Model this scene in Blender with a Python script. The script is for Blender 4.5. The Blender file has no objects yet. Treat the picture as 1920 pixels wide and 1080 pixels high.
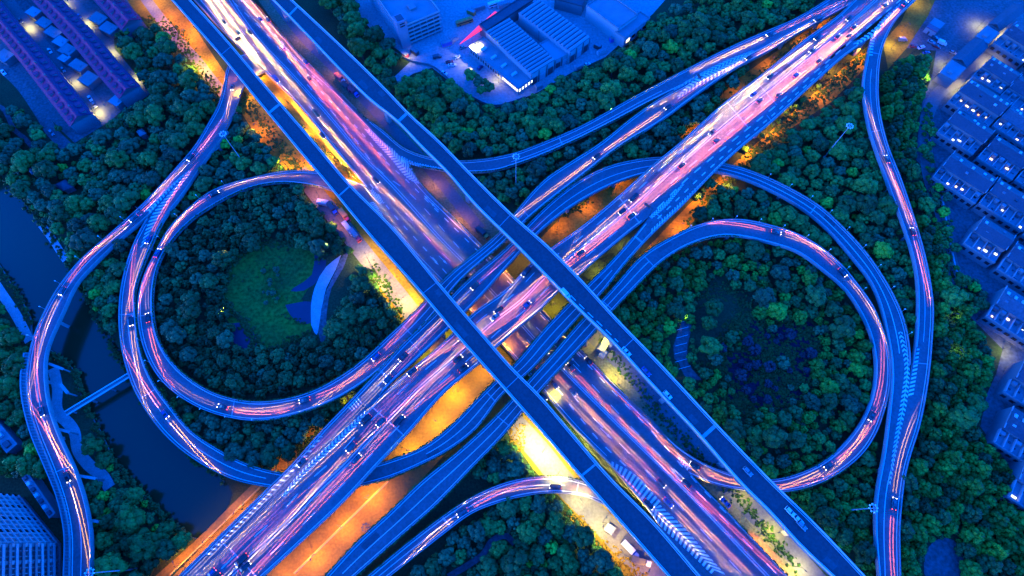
import bpy, bmesh, math, random
import numpy as np
from mathutils import Vector, Matrix
from mathutils.geometry import tessellate_polygon
random.seed(7); rng = np.random.default_rng(7)
scene = bpy.context.scene
C = scene.collection
R = math.radians
FPX, HC = 1067.0, 250.0                     # focal length in photo pixels, camera height
TH = math.atan(465 / FPX); ST, CT = math.sin(TH), math.cos(TH)

# ------------------------------------------------------------------ camera geometry (world is z up, north = +y)
def P(x, y, z=0.0):
    """ground/deck point at height z that the photograph shows at pixel x, y"""
    u, v = (x - 960) / FPX, (540 - y) / FPX
    dy, dz = ST + v * CT, -CT + v * ST
    t = (z - HC) / dz
    return Vector((u * t, dy * t, z))
def PX(p):
    """pixel of a world point"""
    x, y, z = p[0], p[1], p[2] - HC
    d = y * ST - z * CT
    return (960 + FPX * x / d, 540 - FPX * (y * CT + z * ST) / d)
def px_per_m(p):
    return FPX / (p[1] * ST - (p[2] - HC) * CT)

# ------------------------------------------------------------------ scene object helpers
def tag(o, label=None, cat=None, group=None, kind=None):
    if label: o['label'] = label
    if cat: o['category'] = cat
    if group: o['group'] = group
    if kind: o['kind'] = kind
    return o
def empty(name, loc=(0, 0, 0), rz=0.0, **k):
    o = bpy.data.objects.new(name, None); C.objects.link(o)
    o.location = loc; o.rotation_euler = (0, 0, rz); o.empty_display_size = 0.3
    return tag(o, **k)
def mesh(name, verts, faces, mats=(), midx=None, smooth=False):
    me = bpy.data.meshes.new(name)
    me.from_pydata([tuple(v) for v in verts], [], [tuple(f) for f in faces])
    for m in (mats if isinstance(mats, (list, tuple)) else [mats]): me.materials.append(m)
    if midx is not None: me.polygons.foreach_set('material_index', midx)
    if smooth: me.polygons.foreach_set('use_smooth', [True] * len(me.polygons))
    me.update()
    return me
def obj(name, me, parent=None, loc=None, rot=None, **k):
    o = bpy.data.objects.new(name, me); C.objects.link(o)
    if parent: o.parent = parent
    if loc is not None: o.location = loc
    if rot is not None: o.rotation_euler = rot
    return tag(o, **k)
class MB:
    """collects shapes into one mesh"""
    def __init__(s): s.v = []; s.f = []; s.m = []
    def add(s, vs, fs, mi=0):
        b = len(s.v); s.v += [tuple(x) for x in vs]
        for f in fs: s.f.append([i + b for i in f]); s.m.append(mi)
    def box(s, c, d, rz=0.0, mi=0, taper=1.0):
        x, y, z = d[0] / 2, d[1] / 2, d[2] / 2
        vs = []
        for sz in (-1, 1):
            k = taper if sz > 0 else 1
            for sx, sy in ((-1, -1), (1, -1), (1, 1), (-1, 1)):
                vs.append(Vector((sx * x * k, sy * y * k, sz * z)))
        m = Matrix.Rotation(rz, 3, 'Z'); c = Vector(c)
        s.add([c + m @ v for v in vs], [(0, 3, 2, 1), (4, 5, 6, 7), (0, 1, 5, 4), (1, 2, 6, 5), (2, 3, 7, 6), (3, 0, 4, 7)], mi)
    def bar(s, a, b, w, h=None, mi=0):
        a, b = Vector(a), Vector(b); h = h or w
        d = (b - a).normalized(); up = Vector((0, 0, 1)) if abs(d.z) < .95 else Vector((1, 0, 0))
        sd = d.cross(up).normalized(); u = sd.cross(d).normalized()
        vs = [p + sd * sx * w / 2 + u * sy * h / 2 for p in (a, b) for sx, sy in ((-1, -1), (1, -1), (1, 1), (-1, 1))]
        s.add(vs, [(0, 3, 2, 1), (4, 5, 6, 7), (0, 1, 5, 4), (1, 2, 6, 5), (2, 3, 7, 6), (3, 0, 4, 7)], mi)
    def tube(s, a, b, r0, r1, n=8, mi=0):
        a, b = Vector(a), Vector(b); d = (b - a).normalized()
        up = Vector((0, 0, 1)) if abs(d.z) < .95 else Vector((1, 0, 0))
        sd = d.cross(up).normalized(); u = sd.cross(d)
        vs = []
        for p, r in ((a, r0), (b, r1)):
            for i in range(n):
                t = 2 * math.pi * i / n; vs.append(p + sd * math.cos(t) * r + u * math.sin(t) * r)
        fs = [(i, (i + 1) % n, n + (i + 1) % n, n + i) for i in range(n)] + [tuple(range(n - 1, -1, -1)), tuple(range(n, 2 * n))]
        s.add(vs, fs, mi)
    def prism(s, poly, z0, z1, mi=0, mi_top=None):
        n = len(poly)
        ar = sum(poly[i][0] * poly[(i + 1) % n][1] - poly[(i + 1) % n][0] * poly[i][1] for i in range(n))
        if ar < 0: poly = poly[::-1]
        vs = [(p[0], p[1], z0) for p in poly] + [(p[0], p[1], z1) for p in poly]
        s.add(vs, [(i, (i + 1) % n, n + (i + 1) % n, n + i) for i in range(n)], mi)
        tri = tessellate_polygon([[Vector((p[0], p[1], 0)) for p in poly]])
        tri = [t if up3(poly, t) else t[::-1] for t in tri]
        s.add([(p[0], p[1], z1) for p in poly], tri, mi if mi_top is None else mi_top)
        s.add([(p[0], p[1], z0) for p in poly], [t[::-1] for t in tri], mi)
    def me(s, name, mats, smooth=False): return mesh(name, s.v, s.f, mats, s.m, smooth)
def up3(p, t):
    a, b, c = p[t[0]], p[t[1]], p[t[2]]
    return (b[0] - a[0]) * (c[1] - a[1]) - (b[1] - a[1]) * (c[0] - a[0]) > 0

# ------------------------------------------------------------------ materials
def mat(name, col, rough=.8, var=0.0, scale=1.0, col2=None, metal=0.0, spec=.35, bump=0.0, bscale=None, fine=0.0, fscale=6.0, rand=0.0, island=0.0, emit=None, estr=0.0):
    m = bpy.data.materials.new(name); m.use_nodes = True
    nt = m.node_tree; N = nt.nodes; L = nt.links; b = N['Principled BSDF']
    b.inputs['Roughness'].default_value = rough; b.inputs['Metallic'].default_value = metal
    b.inputs['Specular IOR Level'].default_value = spec
    c = (*col, 1); b.inputs['Base Color'].default_value = c
    tc = None
    if var or fine or bump or rand or island:
        g = N.new('ShaderNodeNewGeometry')
        rgb = N.new('ShaderNodeMix'); rgb.data_type = 'RGBA'
        rgb.inputs[6].default_value = c; rgb.inputs[7].default_value = (*(col2 or tuple(x * .6 for x in col)), 1); rgb.inputs[0].default_value = 0
        if var:
            n = N.new('ShaderNodeTexNoise'); n.inputs['Scale'].default_value = scale; n.inputs['Detail'].default_value = 5; n.inputs['Roughness'].default_value = .6
            L.new(g.outputs['Position'], n.inputs['Vector'])
            r = N.new('ShaderNodeMapRange'); r.inputs[1].default_value = .5 - .25; r.inputs[2].default_value = .5 + .25; r.inputs[4].default_value = var
            L.new(n.outputs[0], r.inputs[0]); L.new(r.outputs[0], rgb.inputs[0])
        out = rgb.outputs[2]
        def mul(sock, val_sock, lo, hi):
            mr = N.new('ShaderNodeMapRange'); mr.inputs[3].default_value = lo; mr.inputs[4].default_value = hi
            L.new(val_sock, mr.inputs[0])
            mm = N.new('ShaderNodeVectorMath'); mm.operation = 'SCALE'
            L.new(sock, mm.inputs[0]); L.new(mr.outputs[0], mm.inputs['Scale'])
            return mm.outputs[0]
        if fine:
            n2 = N.new('ShaderNodeTexNoise'); n2.inputs['Scale'].default_value = fscale; n2.inputs['Detail'].default_value = 3
            L.new(g.outputs['Position'], n2.inputs['Vector'])
            mr0 = N.new('ShaderNodeMapRange'); mr0.inputs[1].default_value = .3; mr0.inputs[2].default_value = .7
            L.new(n2.outputs[0], mr0.inputs[0]); out = mul(out, mr0.outputs[0], 1 - fine, 1 + fine)
        if rand:
            oi = N.new('ShaderNodeObjectInfo'); out = mul(out, oi.outputs['Random'], 1 - rand, 1 + rand)
        if island:
            out = mul(out, g.outputs['Random Per Island'], 1 - island, 1 + island)
        L.new(out, b.inputs['Base Color'])
        if bump:
            n3 = N.new('ShaderNodeTexNoise'); n3.inputs['Scale'].default_value = bscale or scale * 4; n3.inputs['Detail'].default_value = 4
            L.new(g.outputs['Position'], n3.inputs['Vector'])
            bp = N.new('ShaderNodeBump'); bp.inputs['Strength'].default_value = bump
            L.new(n3.outputs[0], bp.inputs['Height']); L.new(bp.outputs[0], b.inputs['Normal'])
    if emit:
        b.inputs['Emission Color'].default_value = (*emit, 1); b.inputs['Emission Strength'].default_value = estr
    return m
def asphalt_mat(name, col, col2):
    """tarmac with long patches, stains and worn streaks"""
    m = mat(name, col, rough=.62, var=.8, scale=.09, col2=col2, fine=.22, fscale=.9, spec=.3)
    return m
M = {}
M['asphalt'] = asphalt_mat('asphalt', (.078, .080, .084), (.052, .054, .058))
M['asphalt_dark'] = asphalt_mat('asphalt_dark', (.042, .043, .047), (.03, .031, .034))
M['asphalt_patch'] = asphalt_mat('asphalt_patch', (.06, .062, .066), (.045, .046, .05))
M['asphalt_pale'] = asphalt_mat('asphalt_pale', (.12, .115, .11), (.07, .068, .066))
M['amber_lit_tarmac'] = mat('amber_lit_tarmac', (.15, .105, .010), rough=.7, var=.9, scale=.08, col2=(.10, .065, .007), fine=.25, fscale=.9)  # street tarmac with the amber lamp glow put into its colour
M['concrete'] = mat('concrete', (.21, .21, .205), var=.8, scale=.25, col2=(.13, .13, .127), fine=.12)
M['concrete_dark'] = mat('concrete_dark', (.17, .17, .165), var=.7, scale=.25, col2=(.11, .11, .108), fine=.12)
M['paint'] = mat('paint', (.62, .62, .6), rough=.6, var=.55, scale=.7, col2=(.35, .35, .34), fine=.15, fscale=3)
M['paint_soft'] = mat('paint_soft', (.3, .3, .3), rough=.6, var=.6, scale=.5, col2=(.16, .16, .16))
M['grass'] = mat('grass', (.028, .05, .016), rough=.95, var=1, scale=.06, col2=(.016, .03, .012), fine=.4, fscale=1.2, spec=.1)
M['lawn'] = mat('lawn', (.085, .135, .010), rough=.95, var=1, scale=.06, col2=(.030, .065, .012), fine=.5, fscale=.6, spec=.1)
M['soil'] = mat('soil', (.27, .17, .016), rough=.95, var=1, scale=.1, col2=(.10, .065, .009), fine=.35, fscale=.8, spec=.1)  # ochre pushed warmer: orange lamp glow put into the soil colour
M['verge'] = mat('verge', (.09, .11, .04), rough=.95, var=1, scale=.15, col2=(.16, .13, .08), fine=.4, fscale=1.0, spec=.1)
M['yard'] = mat('yard', (.22, .22, .215), rough=.85, var=.9, scale=.06, col2=(.17, .17, .175), fine=.25, fscale=.7)
M['court'] = mat('court', (.075, .082, .088), rough=.85, var=1, scale=.22, col2=(.045, .055, .05), fine=.4, fscale=.7)
M['paver'] = mat('paver', (.30, .29, .28), rough=.85, var=.7, scale=.3, fine=.2, fscale=2)
M['shrub_ground'] = mat('shrub_ground', (.03, .012, .028), rough=.95, var=1, scale=.3, col2=(.010, .012, .014), fine=.5, fscale=1.1, spec=.1)
M['pond'] = mat('pond', (.02, .022, .045), rough=.5, var=.6, scale=.2, spec=.3)
M['metal'] = mat('metal', (.38, .39, .4), rough=.45, metal=.4)
M['amber_lit_concrete'] = mat('amber_lit_concrete', (.34, .25, .05), rough=.8)  # concrete with the yellow lamp glow put into its colour
M['slate_b'] = mat('slate_b', (.075, .08, .09), rough=.7, var=.8, scale=.2, col2=(.045, .048, .055), fine=.25, fscale=1)
M['slate_c'] = mat('slate_c', (.03, .032, .04), rough=.7, var=.8, scale=.2, col2=(.05, .05, .06), fine=.25, fscale=1)
M['metal_dark'] = mat('metal_dark', (.05, .05, .055), rough=.5, metal=.3)
M['steel_rail'] = mat('steel_rail', (.45, .46, .48), rough=.4, metal=.3)
M['glass_dark'] = mat('glass_dark', (.012, .013, .016), rough=.08, spec=.5)
M['tyre'] = mat('tyre', (.015, .015, .016), rough=.9)
M['bark'] = mat('bark', (.05, .04, .03), rough=.95)
M['roof_slate'] = mat('roof_slate', (.050, .052, .062), rough=.7, var=.8, scale=.15, col2=(.032, .034, .042), fine=.2, fscale=1.2)
M['roof_tile'] = mat('roof_tile', (.50, .012, .05), rough=.75, var=.8, scale=.1, col2=(.30, .010, .04), fine=.25, fscale=1.4)
M['roof_pale'] = mat('roof_pale', (.16, .17, .172), rough=.75, var=.9, scale=.2, col2=(.11, .115, .12), fine=.15)
M['roof_metal'] = mat('roof_metal', (.18, .19, .20), rough=.5, var=.5, scale=.1, col2=(.16, .17, .185))
M['wall_pale'] = mat('wall_pale', (.22, .22, .22), rough=.8, var=.6, scale=.15, col2=(.25, .25, .25), fine=.1)
M['wall_grey'] = mat('wall_grey', (.13, .13, .135), rough=.8, var=.6, scale=.15)
M['wall_mauve'] = mat('wall_mauve', (.24, .19, .22), rough=.8, var=.6, scale=.2)
M['wall_brick'] = mat('wall_brick', (.2, .11, .1), rough=.85, var=.6, scale=.2)
M['red_sign'] = mat('red_sign', (.5, .02, .03), rough=.5, emit=(1, .03, .12), estr=.035)
M['orange_paint_and_light'] = mat('orange_paint_and_light', (.5, .17, .04), rough=.5)  # orange paint; on the lit coach and lorry it holds the lamp light
M['red_paint'] = mat('red_paint', (.45, .04, .06), rough=.5)
M['blue_paint'] = mat('blue_paint', (.04, .08, .3), rough=.4)
M['white_paint'] = mat('white_paint', (.40, .40, .40), rough=.35)
M['win_lit'] = mat('win_lit', (.4, .38, .3), emit=(1, .72, .25), estr=.075)
M['win_white'] = mat('win_white', (.4, .4, .4), emit=(.95, 1, .5), estr=.075)
M['win_orange'] = mat('win_orange', (.4, .2, .1), emit=(1, .4, .1), estr=.06)
M['lamp_sodium'] = mat('lamp_sodium', (.5, .4, .2), emit=(1, .62, .16), estr=.6)
M['lamp_white'] = mat('lamp_white', (.5, .5, .45), emit=(1, .95, .6), estr=.5)
M['lamp_off'] = mat('lamp_off', (.75, .78, .8), rough=.3)
M['head_glow'] = mat('head_glow', (.8, .8, .75), emit=(1, .85, .6), estr=.5)
M['tail_glow'] = mat('tail_glow', (.5, .03, .03), emit=(1, .05, .05), estr=.35)
def leaf_mat(name, c1, c2, rand=.35, island=.3):
    m = mat(name, c1, rough=.75, var=1, scale=.35, col2=c2, fine=.3, fscale=1.6, rand=rand, island=island, spec=.2)
    return m
M['leaf_mid'] = leaf_mat('leaf_mid', (.032, .135, .014), (.021, .085, .011))
M['leaf_dark'] = leaf_mat('leaf_dark', (.023, .090, .014), (.014, .057, .011))
M['leaf_blue'] = leaf_mat('leaf_blue', (.019, .082, .025), (.013, .055, .018))
M['leaf_bright'] = leaf_mat('leaf_bright', (.09, .25, .012), (.055, .17, .010))
M['leaf_purple'] = leaf_mat('leaf_purple', (.016, .022, .022), (.010, .012, .016))
M['needle'] = leaf_mat('needle', (.036, .17, .010), (.020, .100, .008))
M['needle_dark'] = leaf_mat('needle_dark', (.016, .072, .013), (.010, .046, .010))
M['hedge'] = leaf_mat('hedge', (.026, .075, .010), (.014, .045, .008), rand=.1)

def water_mat():
    m = mat('canal_water', (.007, .024, .008), rough=.14, spec=.28, bump=.22, bscale=.8)
    return m
M['water'] = water_mat()
# ------------------------------------------------------------------ carriageways traced from the photograph
def catmull(pts, step=5.0):
    p = np.array(pts, float); p = np.vstack([2 * p[0] - p[1], p, 2 * p[-1] - p[-2]])
    out = []
    for i in range(1, len(p) - 2):
        p0, p1, p2, p3 = p[i - 1:i + 3]
        d1 = max(np.linalg.norm(p2 - p1), 1e-6); d0 = max(np.linalg.norm(p1 - p0), 1e-6); d2 = max(np.linalg.norm(p3 - p2), 1e-6)
        m1 = ((p1 - p0) / d0 * d1 + (p2 - p1) / d1 * d0) / (d0 + d1) * d1
        m2 = ((p2 - p1) / d1 * d2 + (p3 - p2) / d2 * d1) / (d1 + d2) * d1
        n = max(2, int(d1 / step))
        for t in np.arange(n) / n:
            h = (2 * t**3 - 3 * t**2 + 1, t**3 - 2 * t**2 + t, -2 * t**3 + 3 * t**2, t**3 - t**2)
            out.append(h[0] * p1 + h[1] * m1 + h[2] * p2 + h[3] * m2)
    out.append(p[-2]); return np.array(out)
def extend(c, a, b):
    """straight run-on beyond the picture's edge"""
    a, b = a * 1.7, b * 1.7
    if a: d = c[0] - c[6]; d /= np.linalg.norm(d); c = np.vstack([[c[0] + d * k for k in np.arange(a, 0, -6)], c])
    if b: d = c[-1] - c[-7]; d /= np.linalg.norm(d); c = np.vstack([c, [c[-1] + d * k for k in np.arange(6, b + 1, 6)]])
    return c
def relax(c, k=3, it=6):
    c = c.copy()
    for _ in range(it): c[1:-1] = (c[:-2] + 2 * c[1:-1] + c[2:]) / 4
    return c
ROADS = {}
class Road:
    def __init__(s, key, L, Rr, z, ext=(0, 0), rx=6):
        Lc = relax(extend(catmull(L), *ext), it=rx); Rc = relax(extend(catmull(Rr), *ext), it=rx)
        # walk both edges together
        Rn = [Rc[0]]; j = 0.0
        cum = np.concatenate([[0], np.cumsum(np.linalg.norm(np.diff(Rc, axis=0), axis=1))])
        cl = np.concatenate([[0], np.cumsum(np.linalg.norm(np.diff(Lc, axis=0), axis=1))])
        par = [0.0]; cur = 0.0; n = len(Lc)
        for i in range(1, n):
            g = cl[i] / cl[-1] * cum[-1]
            cand = np.linspace(cur, min(cum[-1], cur + 26), 27)
            q = np.stack([np.interp(cand, cum, Rc[:, 0]), np.interp(cand, cum, Rc[:, 1])], 1)
            d = np.linalg.norm(q - Lc[i], axis=1) + abs(cand - g) * .02
            cur = cand[int(np.argmin(d))]; par.append(cur)
        par = np.array(par); k = max(1, n // 14)
        w = np.clip((np.arange(n) - (n - 1 - k)) / k, 0, 1); par = par * (1 - w) + w * (cum[-1] - (cl[-1] - cl) * cum[-1] / cl[-1])
        w = np.clip((k - np.arange(n)) / k, 0, 1); par = par * (1 - w) + w * 0
        for _ in range(10): par[1:-1] = (par[:-2] + 2 * par[1:-1] + par[2:]) / 4
        s.Lp = Lc; s.Rp = np.stack([np.interp(par, cum, Rc[:, 0]), np.interp(par, cum, Rc[:, 1])], 1)
        s.n = n; s.key = key
        mid = (s.Lp + s.Rp) / 2
        if isinstance(z, (int, float)): s.z = np.full(n, float(z))
        else:
            idx = [int(np.argmin(np.linalg.norm(mid - np.array(p), axis=1))) for p, _ in z]
            s.z = np.interp(np.arange(n), idx, [v for _, v in z])
            for _ in range(40): s.z[1:-1] = (s.z[:-2] + 2 * s.z[1:-1] + s.z[2:]) / 4
        s.Lw = np.array([P(a[0], a[1], zz) for a, zz in zip(s.Lp, s.z)]); s.Rw = np.array([P(a[0], a[1], zz) for a, zz in zip(s.Rp, s.z)])
        md = (s.Lw + s.Rw) / 2
        s.s = np.concatenate([[0], np.cumsum(np.linalg.norm(np.diff(md, axis=0), axis=1))])
        ac = s.Rw - s.Lw; s.w = np.linalg.norm(ac, axis=1); s.ac = ac / s.w[:, None]
        s.len = s.s[-1]; ROADS[key] = s
    def near(s, p):
        mid = (s.Lp + s.Rp) / 2
        return int(np.argmin(np.linalg.norm(mid - np.array(p), axis=1)))
    def off(s, spec, i):
        """point at station i: a fraction across, or metres from an edge"""
        if isinstance(spec, tuple):
            return s.Lw[i] + s.ac[i] * spec[1] if spec[0] == 'L' else s.Rw[i] - s.ac[i] * spec[1]
        return s.Lw[i] + (s.Rw[i] - s.Lw[i]) * spec
    def at(s, spec, d):
        i = int(np.clip(np.searchsorted(s.s, d) - 1, 0, s.n - 2)); t = (d - s.s[i]) / max(s.s[i + 1] - s.s[i], 1e-6)
        a, b = s.off(spec, i), s.off(spec, i + 1)
        return Vector(a + (b - a) * t), Vector(b - a).normalized()
    def poly_px(s): return np.vstack([s.Lp, s.Rp[::-1]])
    def poly_w(s): return np.vstack([s.Lw[:, :2], s.Rw[::-1, :2]])
def strip(mb, A, B, dz, mi=0):
    vs = []
    for a, b in zip(A, B): vs += [(a[0], a[1], a[2] + dz), (b[0], b[1], b[2] + dz)]
    mb.add(vs, [(2 * i, 2 * i + 1, 2 * i + 3, 2 * i + 2) for i in range(len(A) - 1)], mi)
def ribs(mb, A, B, z0, z1, mi=0):
    """solid band between edge lines A and B, from z0 to z1 above them"""
    n = len(A); vs = []
    for a, b in zip(A, B): vs += [(a[0], a[1], a[2] + z0), (b[0], b[1], b[2] + z0), (b[0], b[1], b[2] + z1), (a[0], a[1], a[2] + z1)]
    fs = []
    for i in range(n - 1):
        k = 4 * i
        for q in range(4): fs.append((k + q, k + (q + 1) % 4, k + 4 + (q + 1) % 4, k + 4 + q))
    fs += [(3, 2, 1, 0), (4 * n - 4, 4 * n - 3, 4 * n - 2, 4 * n - 1)]
    mb.add(vs, fs, mi)

def build_road(key, name, label, L, Rr, z, ext=(0, 0), cat='road', kind='structure', surf='asphalt', thick=1.3, toground=False,
               par=('L', 'R'), skip=(), lines=(), pier=0, pier_w=1.6, par_h=.85, hedge=(), hskip=(), joints=(), rx=14, single=False, lw=.26, parm='concrete'):
    r = Road(key, L, Rr, z, ext, rx)
    root = empty(name, tuple(r.Lw[r.n // 2] * [1, 1, 0]), label=label, cat=cat, kind=kind)
    r.root = root; o = root.location
    def put(nm, mb, mats, par=root, **k):
        ob = obj(nm, mb.me(nm, mats), par, **k); ob.location = -Vector(o) if par is root else (0, 0, 0); return ob
    r.put = put
    top = MB(); strip(top, r.Lw, r.Rw, 0)
    top.f = [f[::-1] if up3([(v[0], v[1]) for v in top.v], f[:3]) is False else f for f in top.f]
    put('road_surface', top, [M[surf]])
    dk = MB()
    ins = r.ac * .02
    bot = np.minimum(-.02, 0) ; A = r.Lw + 0; B = r.Rw + 0
    if toground:
        lo = -(r.z + .3); n = r.n; vs = []
        for i in range(n): vs += [(*A[i][:2], r.z[i] - .02), (*B[i][:2], r.z[i] - .02), (*B[i][:2], -.3), (*A[i][:2], -.3)]
        fs = []
        for i in range(n - 1):
            k = 4 * i
            for q in range(4): fs.append((k + q, k + (q + 1) % 4, k + 4 + (q + 1) % 4, k + 4 + q))
        fs += [(3, 2, 1, 0), (4 * n - 4, 4 * n - 3, 4 * n - 2, 4 * n - 1)]
        dk.add(vs, fs)
    else: ribs(dk, A, B, -thick, -.02)
    put('deck', dk, [M['concrete_dark']])
    # parapets
    for side in par:
        ok = np.ones(r.n, bool)
        for sd, p0, p1 in skip:
            if sd == side:
                i0, i1 = sorted((r.near(p0), r.near(p1))); ok[i0:i1 + 1] = False
        mb = MB(); i = 0
        while i < r.n:
            if ok[i]:
                j = i
                while j + 1 < r.n and ok[j + 1]: j += 1
                if j - i > 2:
                    a = np.array([r.off((side, -.04), k) for k in range(i, j + 1)]); b = np.array([r.off((side, .26), k) for k in range(i, j + 1)])
                    ribs(mb, a, b, -.5, par_h)
                i = j + 1
            else: i += 1
        if mb.v: put('parapet', mb, [M[parm]])
    # lane lines
    mk = MB()
    for ln in lines:
        spec, p0, p1 = ln[0], ln[1], ln[2]; dash = ln[3] if len(ln) > 3 else None; w = ln[4] if len(ln) > 4 else lw
        d0 = 0 if p0 is None else r.s[r.near(p0)]; d1 = r.len if p1 is None else r.s[r.near(p1)]
        d0, d1 = min(d0, d1), max(d0, d1)
        segs = [(d0, d1)] if not dash else [(q, min(q + dash[0], d1)) for q in np.arange(d0, d1, dash[0] + dash[1])]
        for a, b in segs:
            q = np.linspace(a, b, max(2, int((b - a) / 2.2) + 1))
            A, B = [], []
            for d in q:
                p, t = r.at(spec, d); nrm = Vector((-t.y, t.x, 0)).normalized()
                A.append(p + nrm * w / 2); B.append(p - nrm * w / 2)
            strip(mk, B, A, .012)
    if mk.v: put('lane_marking', mk, [M['paint']])
    # transverse deck joints
    for p, w in joints:
        jb = MB()
        i = r.near(p); a, b = r.off(('L', .4), i), r.off(('R', .4), i); t = Vector(r.Lw[i + 1] - r.Lw[i]).normalized() * w / 2
        jb.add([Vector(a) - t + Vector((0, 0, .008)), Vector(b) - t + Vector((0, 0, .008)), Vector(b) + t + Vector((0, 0, .008)), Vector(a) + t + Vector((0, 0, .008))], [(0, 1, 2, 3)])
        put('expansion_joint', jb, [M['paint_soft']])
    for _ in range(9 if kind == 'thing' else 4):
        d = random.uniform(10, r.len - 14); ln_ = random.uniform(3, 9); f0 = random.choice((.2, .55)); pb = MB()
        a = [r.at(f0, d)[0], r.at(f0 + .26, d)[0], r.at(f0 + .26, d + ln_)[0], r.at(f0, d + ln_)[0]]
        pb.add([q + Vector((0, 0, .005)) for q in a], [(0, 1, 2, 3)]); put('surface_patch', pb, [M[random.choice(('asphalt_dark', 'asphalt_patch'))]])
    # planters of shrubs along the edges
    for side in hedge:
        ok = np.ones(r.n, bool)
        for sd, p0, p1 in hskip:
            if sd == side:
                i0, i1 = sorted((r.near(p0), r.near(p1))); ok[i0:i1 + 1] = False
        hb = MB()
        ds = np.arange(0, r.len, .62)
        for d in ds:
            i = min(int(np.searchsorted(r.s, d)), r.n - 1)
            if not ok[i] or random.random() < .12: continue
            p, t = r.at((side, -.25), d)
            lump(hb, p + Vector((random.uniform(-.25, .25), random.uniform(-.25, .25), random.uniform(.3, .75))), random.uniform(.35, .62))
        if hb.v: put('planting', hb, [M['hedge']])
    r.pier_spec = (pier, pier_w, thick, single)
    return r
OCT = [Vector(v) for v in ((1, 0, 0), (0, 1, 0), (-1, 0, 0), (0, -1, 0), (0, 0, 1), (0, 0, -1))]
def lump(mb, c, r):
    q = random.random() * 3; m = Matrix.Rotation(q, 3, 'Z')
    mb.add([Vector(c) + (m @ v) * r * random.uniform(.75, 1.25) for v in OCT], [(0, 1, 4), (1, 2, 4), (2, 3, 4), (3, 0, 4), (1, 0, 5), (2, 1, 5), (3, 2, 5), (0, 3, 5)])
def inpoly(p, poly):
    x, y = p; c = False; j = len(poly) - 1
    for i in range(len(poly)):
        a, b = poly[i], poly[j]
        if (a[1] > y) != (b[1] > y) and x < (b[0] - a[0]) * (y - a[1]) / (b[1] - a[1]) + a[0]: c = not c
        j = i
    return c
def hatch(road, A, B, n, fill=.45, apex=0.0, skew=0.0, mirror=False):
    """bars or chevrons painted across a gore between pixel lines A and B"""
    A = catmull(A, 3); B = catmull(B, 3)
    def lerp(c, t):
        t = min(max(t, 0), 1) * (len(c) - 1); i = min(int(t), len(c) - 2); return c[i] + (c[i + 1] - c[i]) * (t - i)
    def W(p):
        zz = road.z[road.near(p)]; v = P(p[0], p[1], zz); v.z += .012; return v
    mb = MB()
    for i in range(n):
        t0 = (i + .2) / n; t1 = t0 + fill / n
        if apex:
            rows = [(W(lerp(A, t)), W((lerp(A, t + apex) + lerp(B, t + apex)) / 2), W(lerp(B, t))) for t in (t0, t1)]
            mb.add(list(rows[0]) + list(rows[1]), [(0, 1, 4, 3), (1, 2, 5, 4)])
        else:
            mb.add([W(lerp(A, t0)), W(lerp(B, t0 + skew)), W(lerp(B, t1 + skew)), W(lerp(A, t1))], [(0, 1, 2, 3)])
    road.put('chevron_marking', mb, [M['paint']])
def arrows(road, spec, pts, back=False, L=6.5):
    mb = MB()
    for p in pts:
        d = road.s[road.near(p)]; c, t = road.at(spec, d)
        if back: t = -t
        n = Vector((-t.y, t.x, 0)).normalized(); up = Vector((0, 0, .014))
        q = lambda a, b: c + t * a + n * b + up
        mb.add([q(-L / 2, -.12), q(-L / 2, .12), q(L * .1, .12), q(L * .1, -.12)], [(0, 3, 2, 1)])
        mb.add([q(L * .1, -.5), q(L * .1, .5), q(L / 2, 0)], [(0, 2, 1)])
    road.put('arrow_marking', mb, [M['paint']])

# N: wide highway on a low embankment, NW to SE, under everything else
N = build_road('N', 'highway', 'wide multi-lane highway running north-west to south-east beneath every crossing deck',
    [(365, 0), (425, 65), (480, 118), (555, 190), (618, 267), (682, 345), (732, 425), (780, 480), (830, 531), (880, 580), (950, 655), (1017, 732), (1080, 805), (1132, 857), (1185, 918), (1222, 962), (1240, 988), (1335, 1076)],
    [(470, 0), (560, 100), (640, 177), (690, 228), (730, 270), (760, 302), (785, 340), (855, 412), (900, 457), (950, 510), (1020, 585), (1087, 655), (1160, 730), (1240, 806), (1292, 886), (1360, 957), (1440, 1043), (1475, 1080)],
    3.0, ext=(110, 130), toground=True, rx=4, par=('L', 'R'),
    skip=[('L', (480, 120), (420, 50)), ('L', (670, 320), (760, 440)), ('L', (1250, 950), (1460, 1200)), ('R', (590, 170), (740, 330)), ('R', (1160, 770), (1280, 890))],
    hedge=('R',), hskip=[('R', (590, 170), (740, 330)), ('R', (1150, 760), (1290, 900))])
# lane lines of N follow its median, traced on its own
def nline(road, pts, dash=None, w=.26, nm='lane_marking'):
    c = catmull(pts, 4); z = [road.z[road.near(p)] for p in c[::6]]; z = np.interp(np.arange(len(c)), np.arange(0, len(c), 6), z)
    wd = [P(p[0], p[1], zz) for p, zz in zip(c, z)]
    s = np.concatenate([[0], np.cumsum([(wd[i + 1] - wd[i]).length for i in range(len(wd) - 1)])])
    X = np.array(wd); mb = MB()
    segs = [(0, s[-1])] if not dash else [(q, min(q + dash[0], s[-1])) for q in np.arange(0, s[-1], sum(dash))]
    for a, b in segs:
        q = np.linspace(a, b, max(2, int((b - a) / 3) + 1)); pp = [Vector([np.interp(d, s, X[:, k]) for k in range(3)]) for d in q]
        A, B = [], []
        for i, p in enumerate(pp):
            t = (pp[min(i + 1, len(pp) - 1)] - pp[max(i - 1, 0)]).normalized(); nr = Vector((-t.y, t.x, 0))
            A.append(p + nr * w / 2); B.append(p - nr * w / 2)
        strip(mb, B, A, .012)
    return mb
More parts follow.
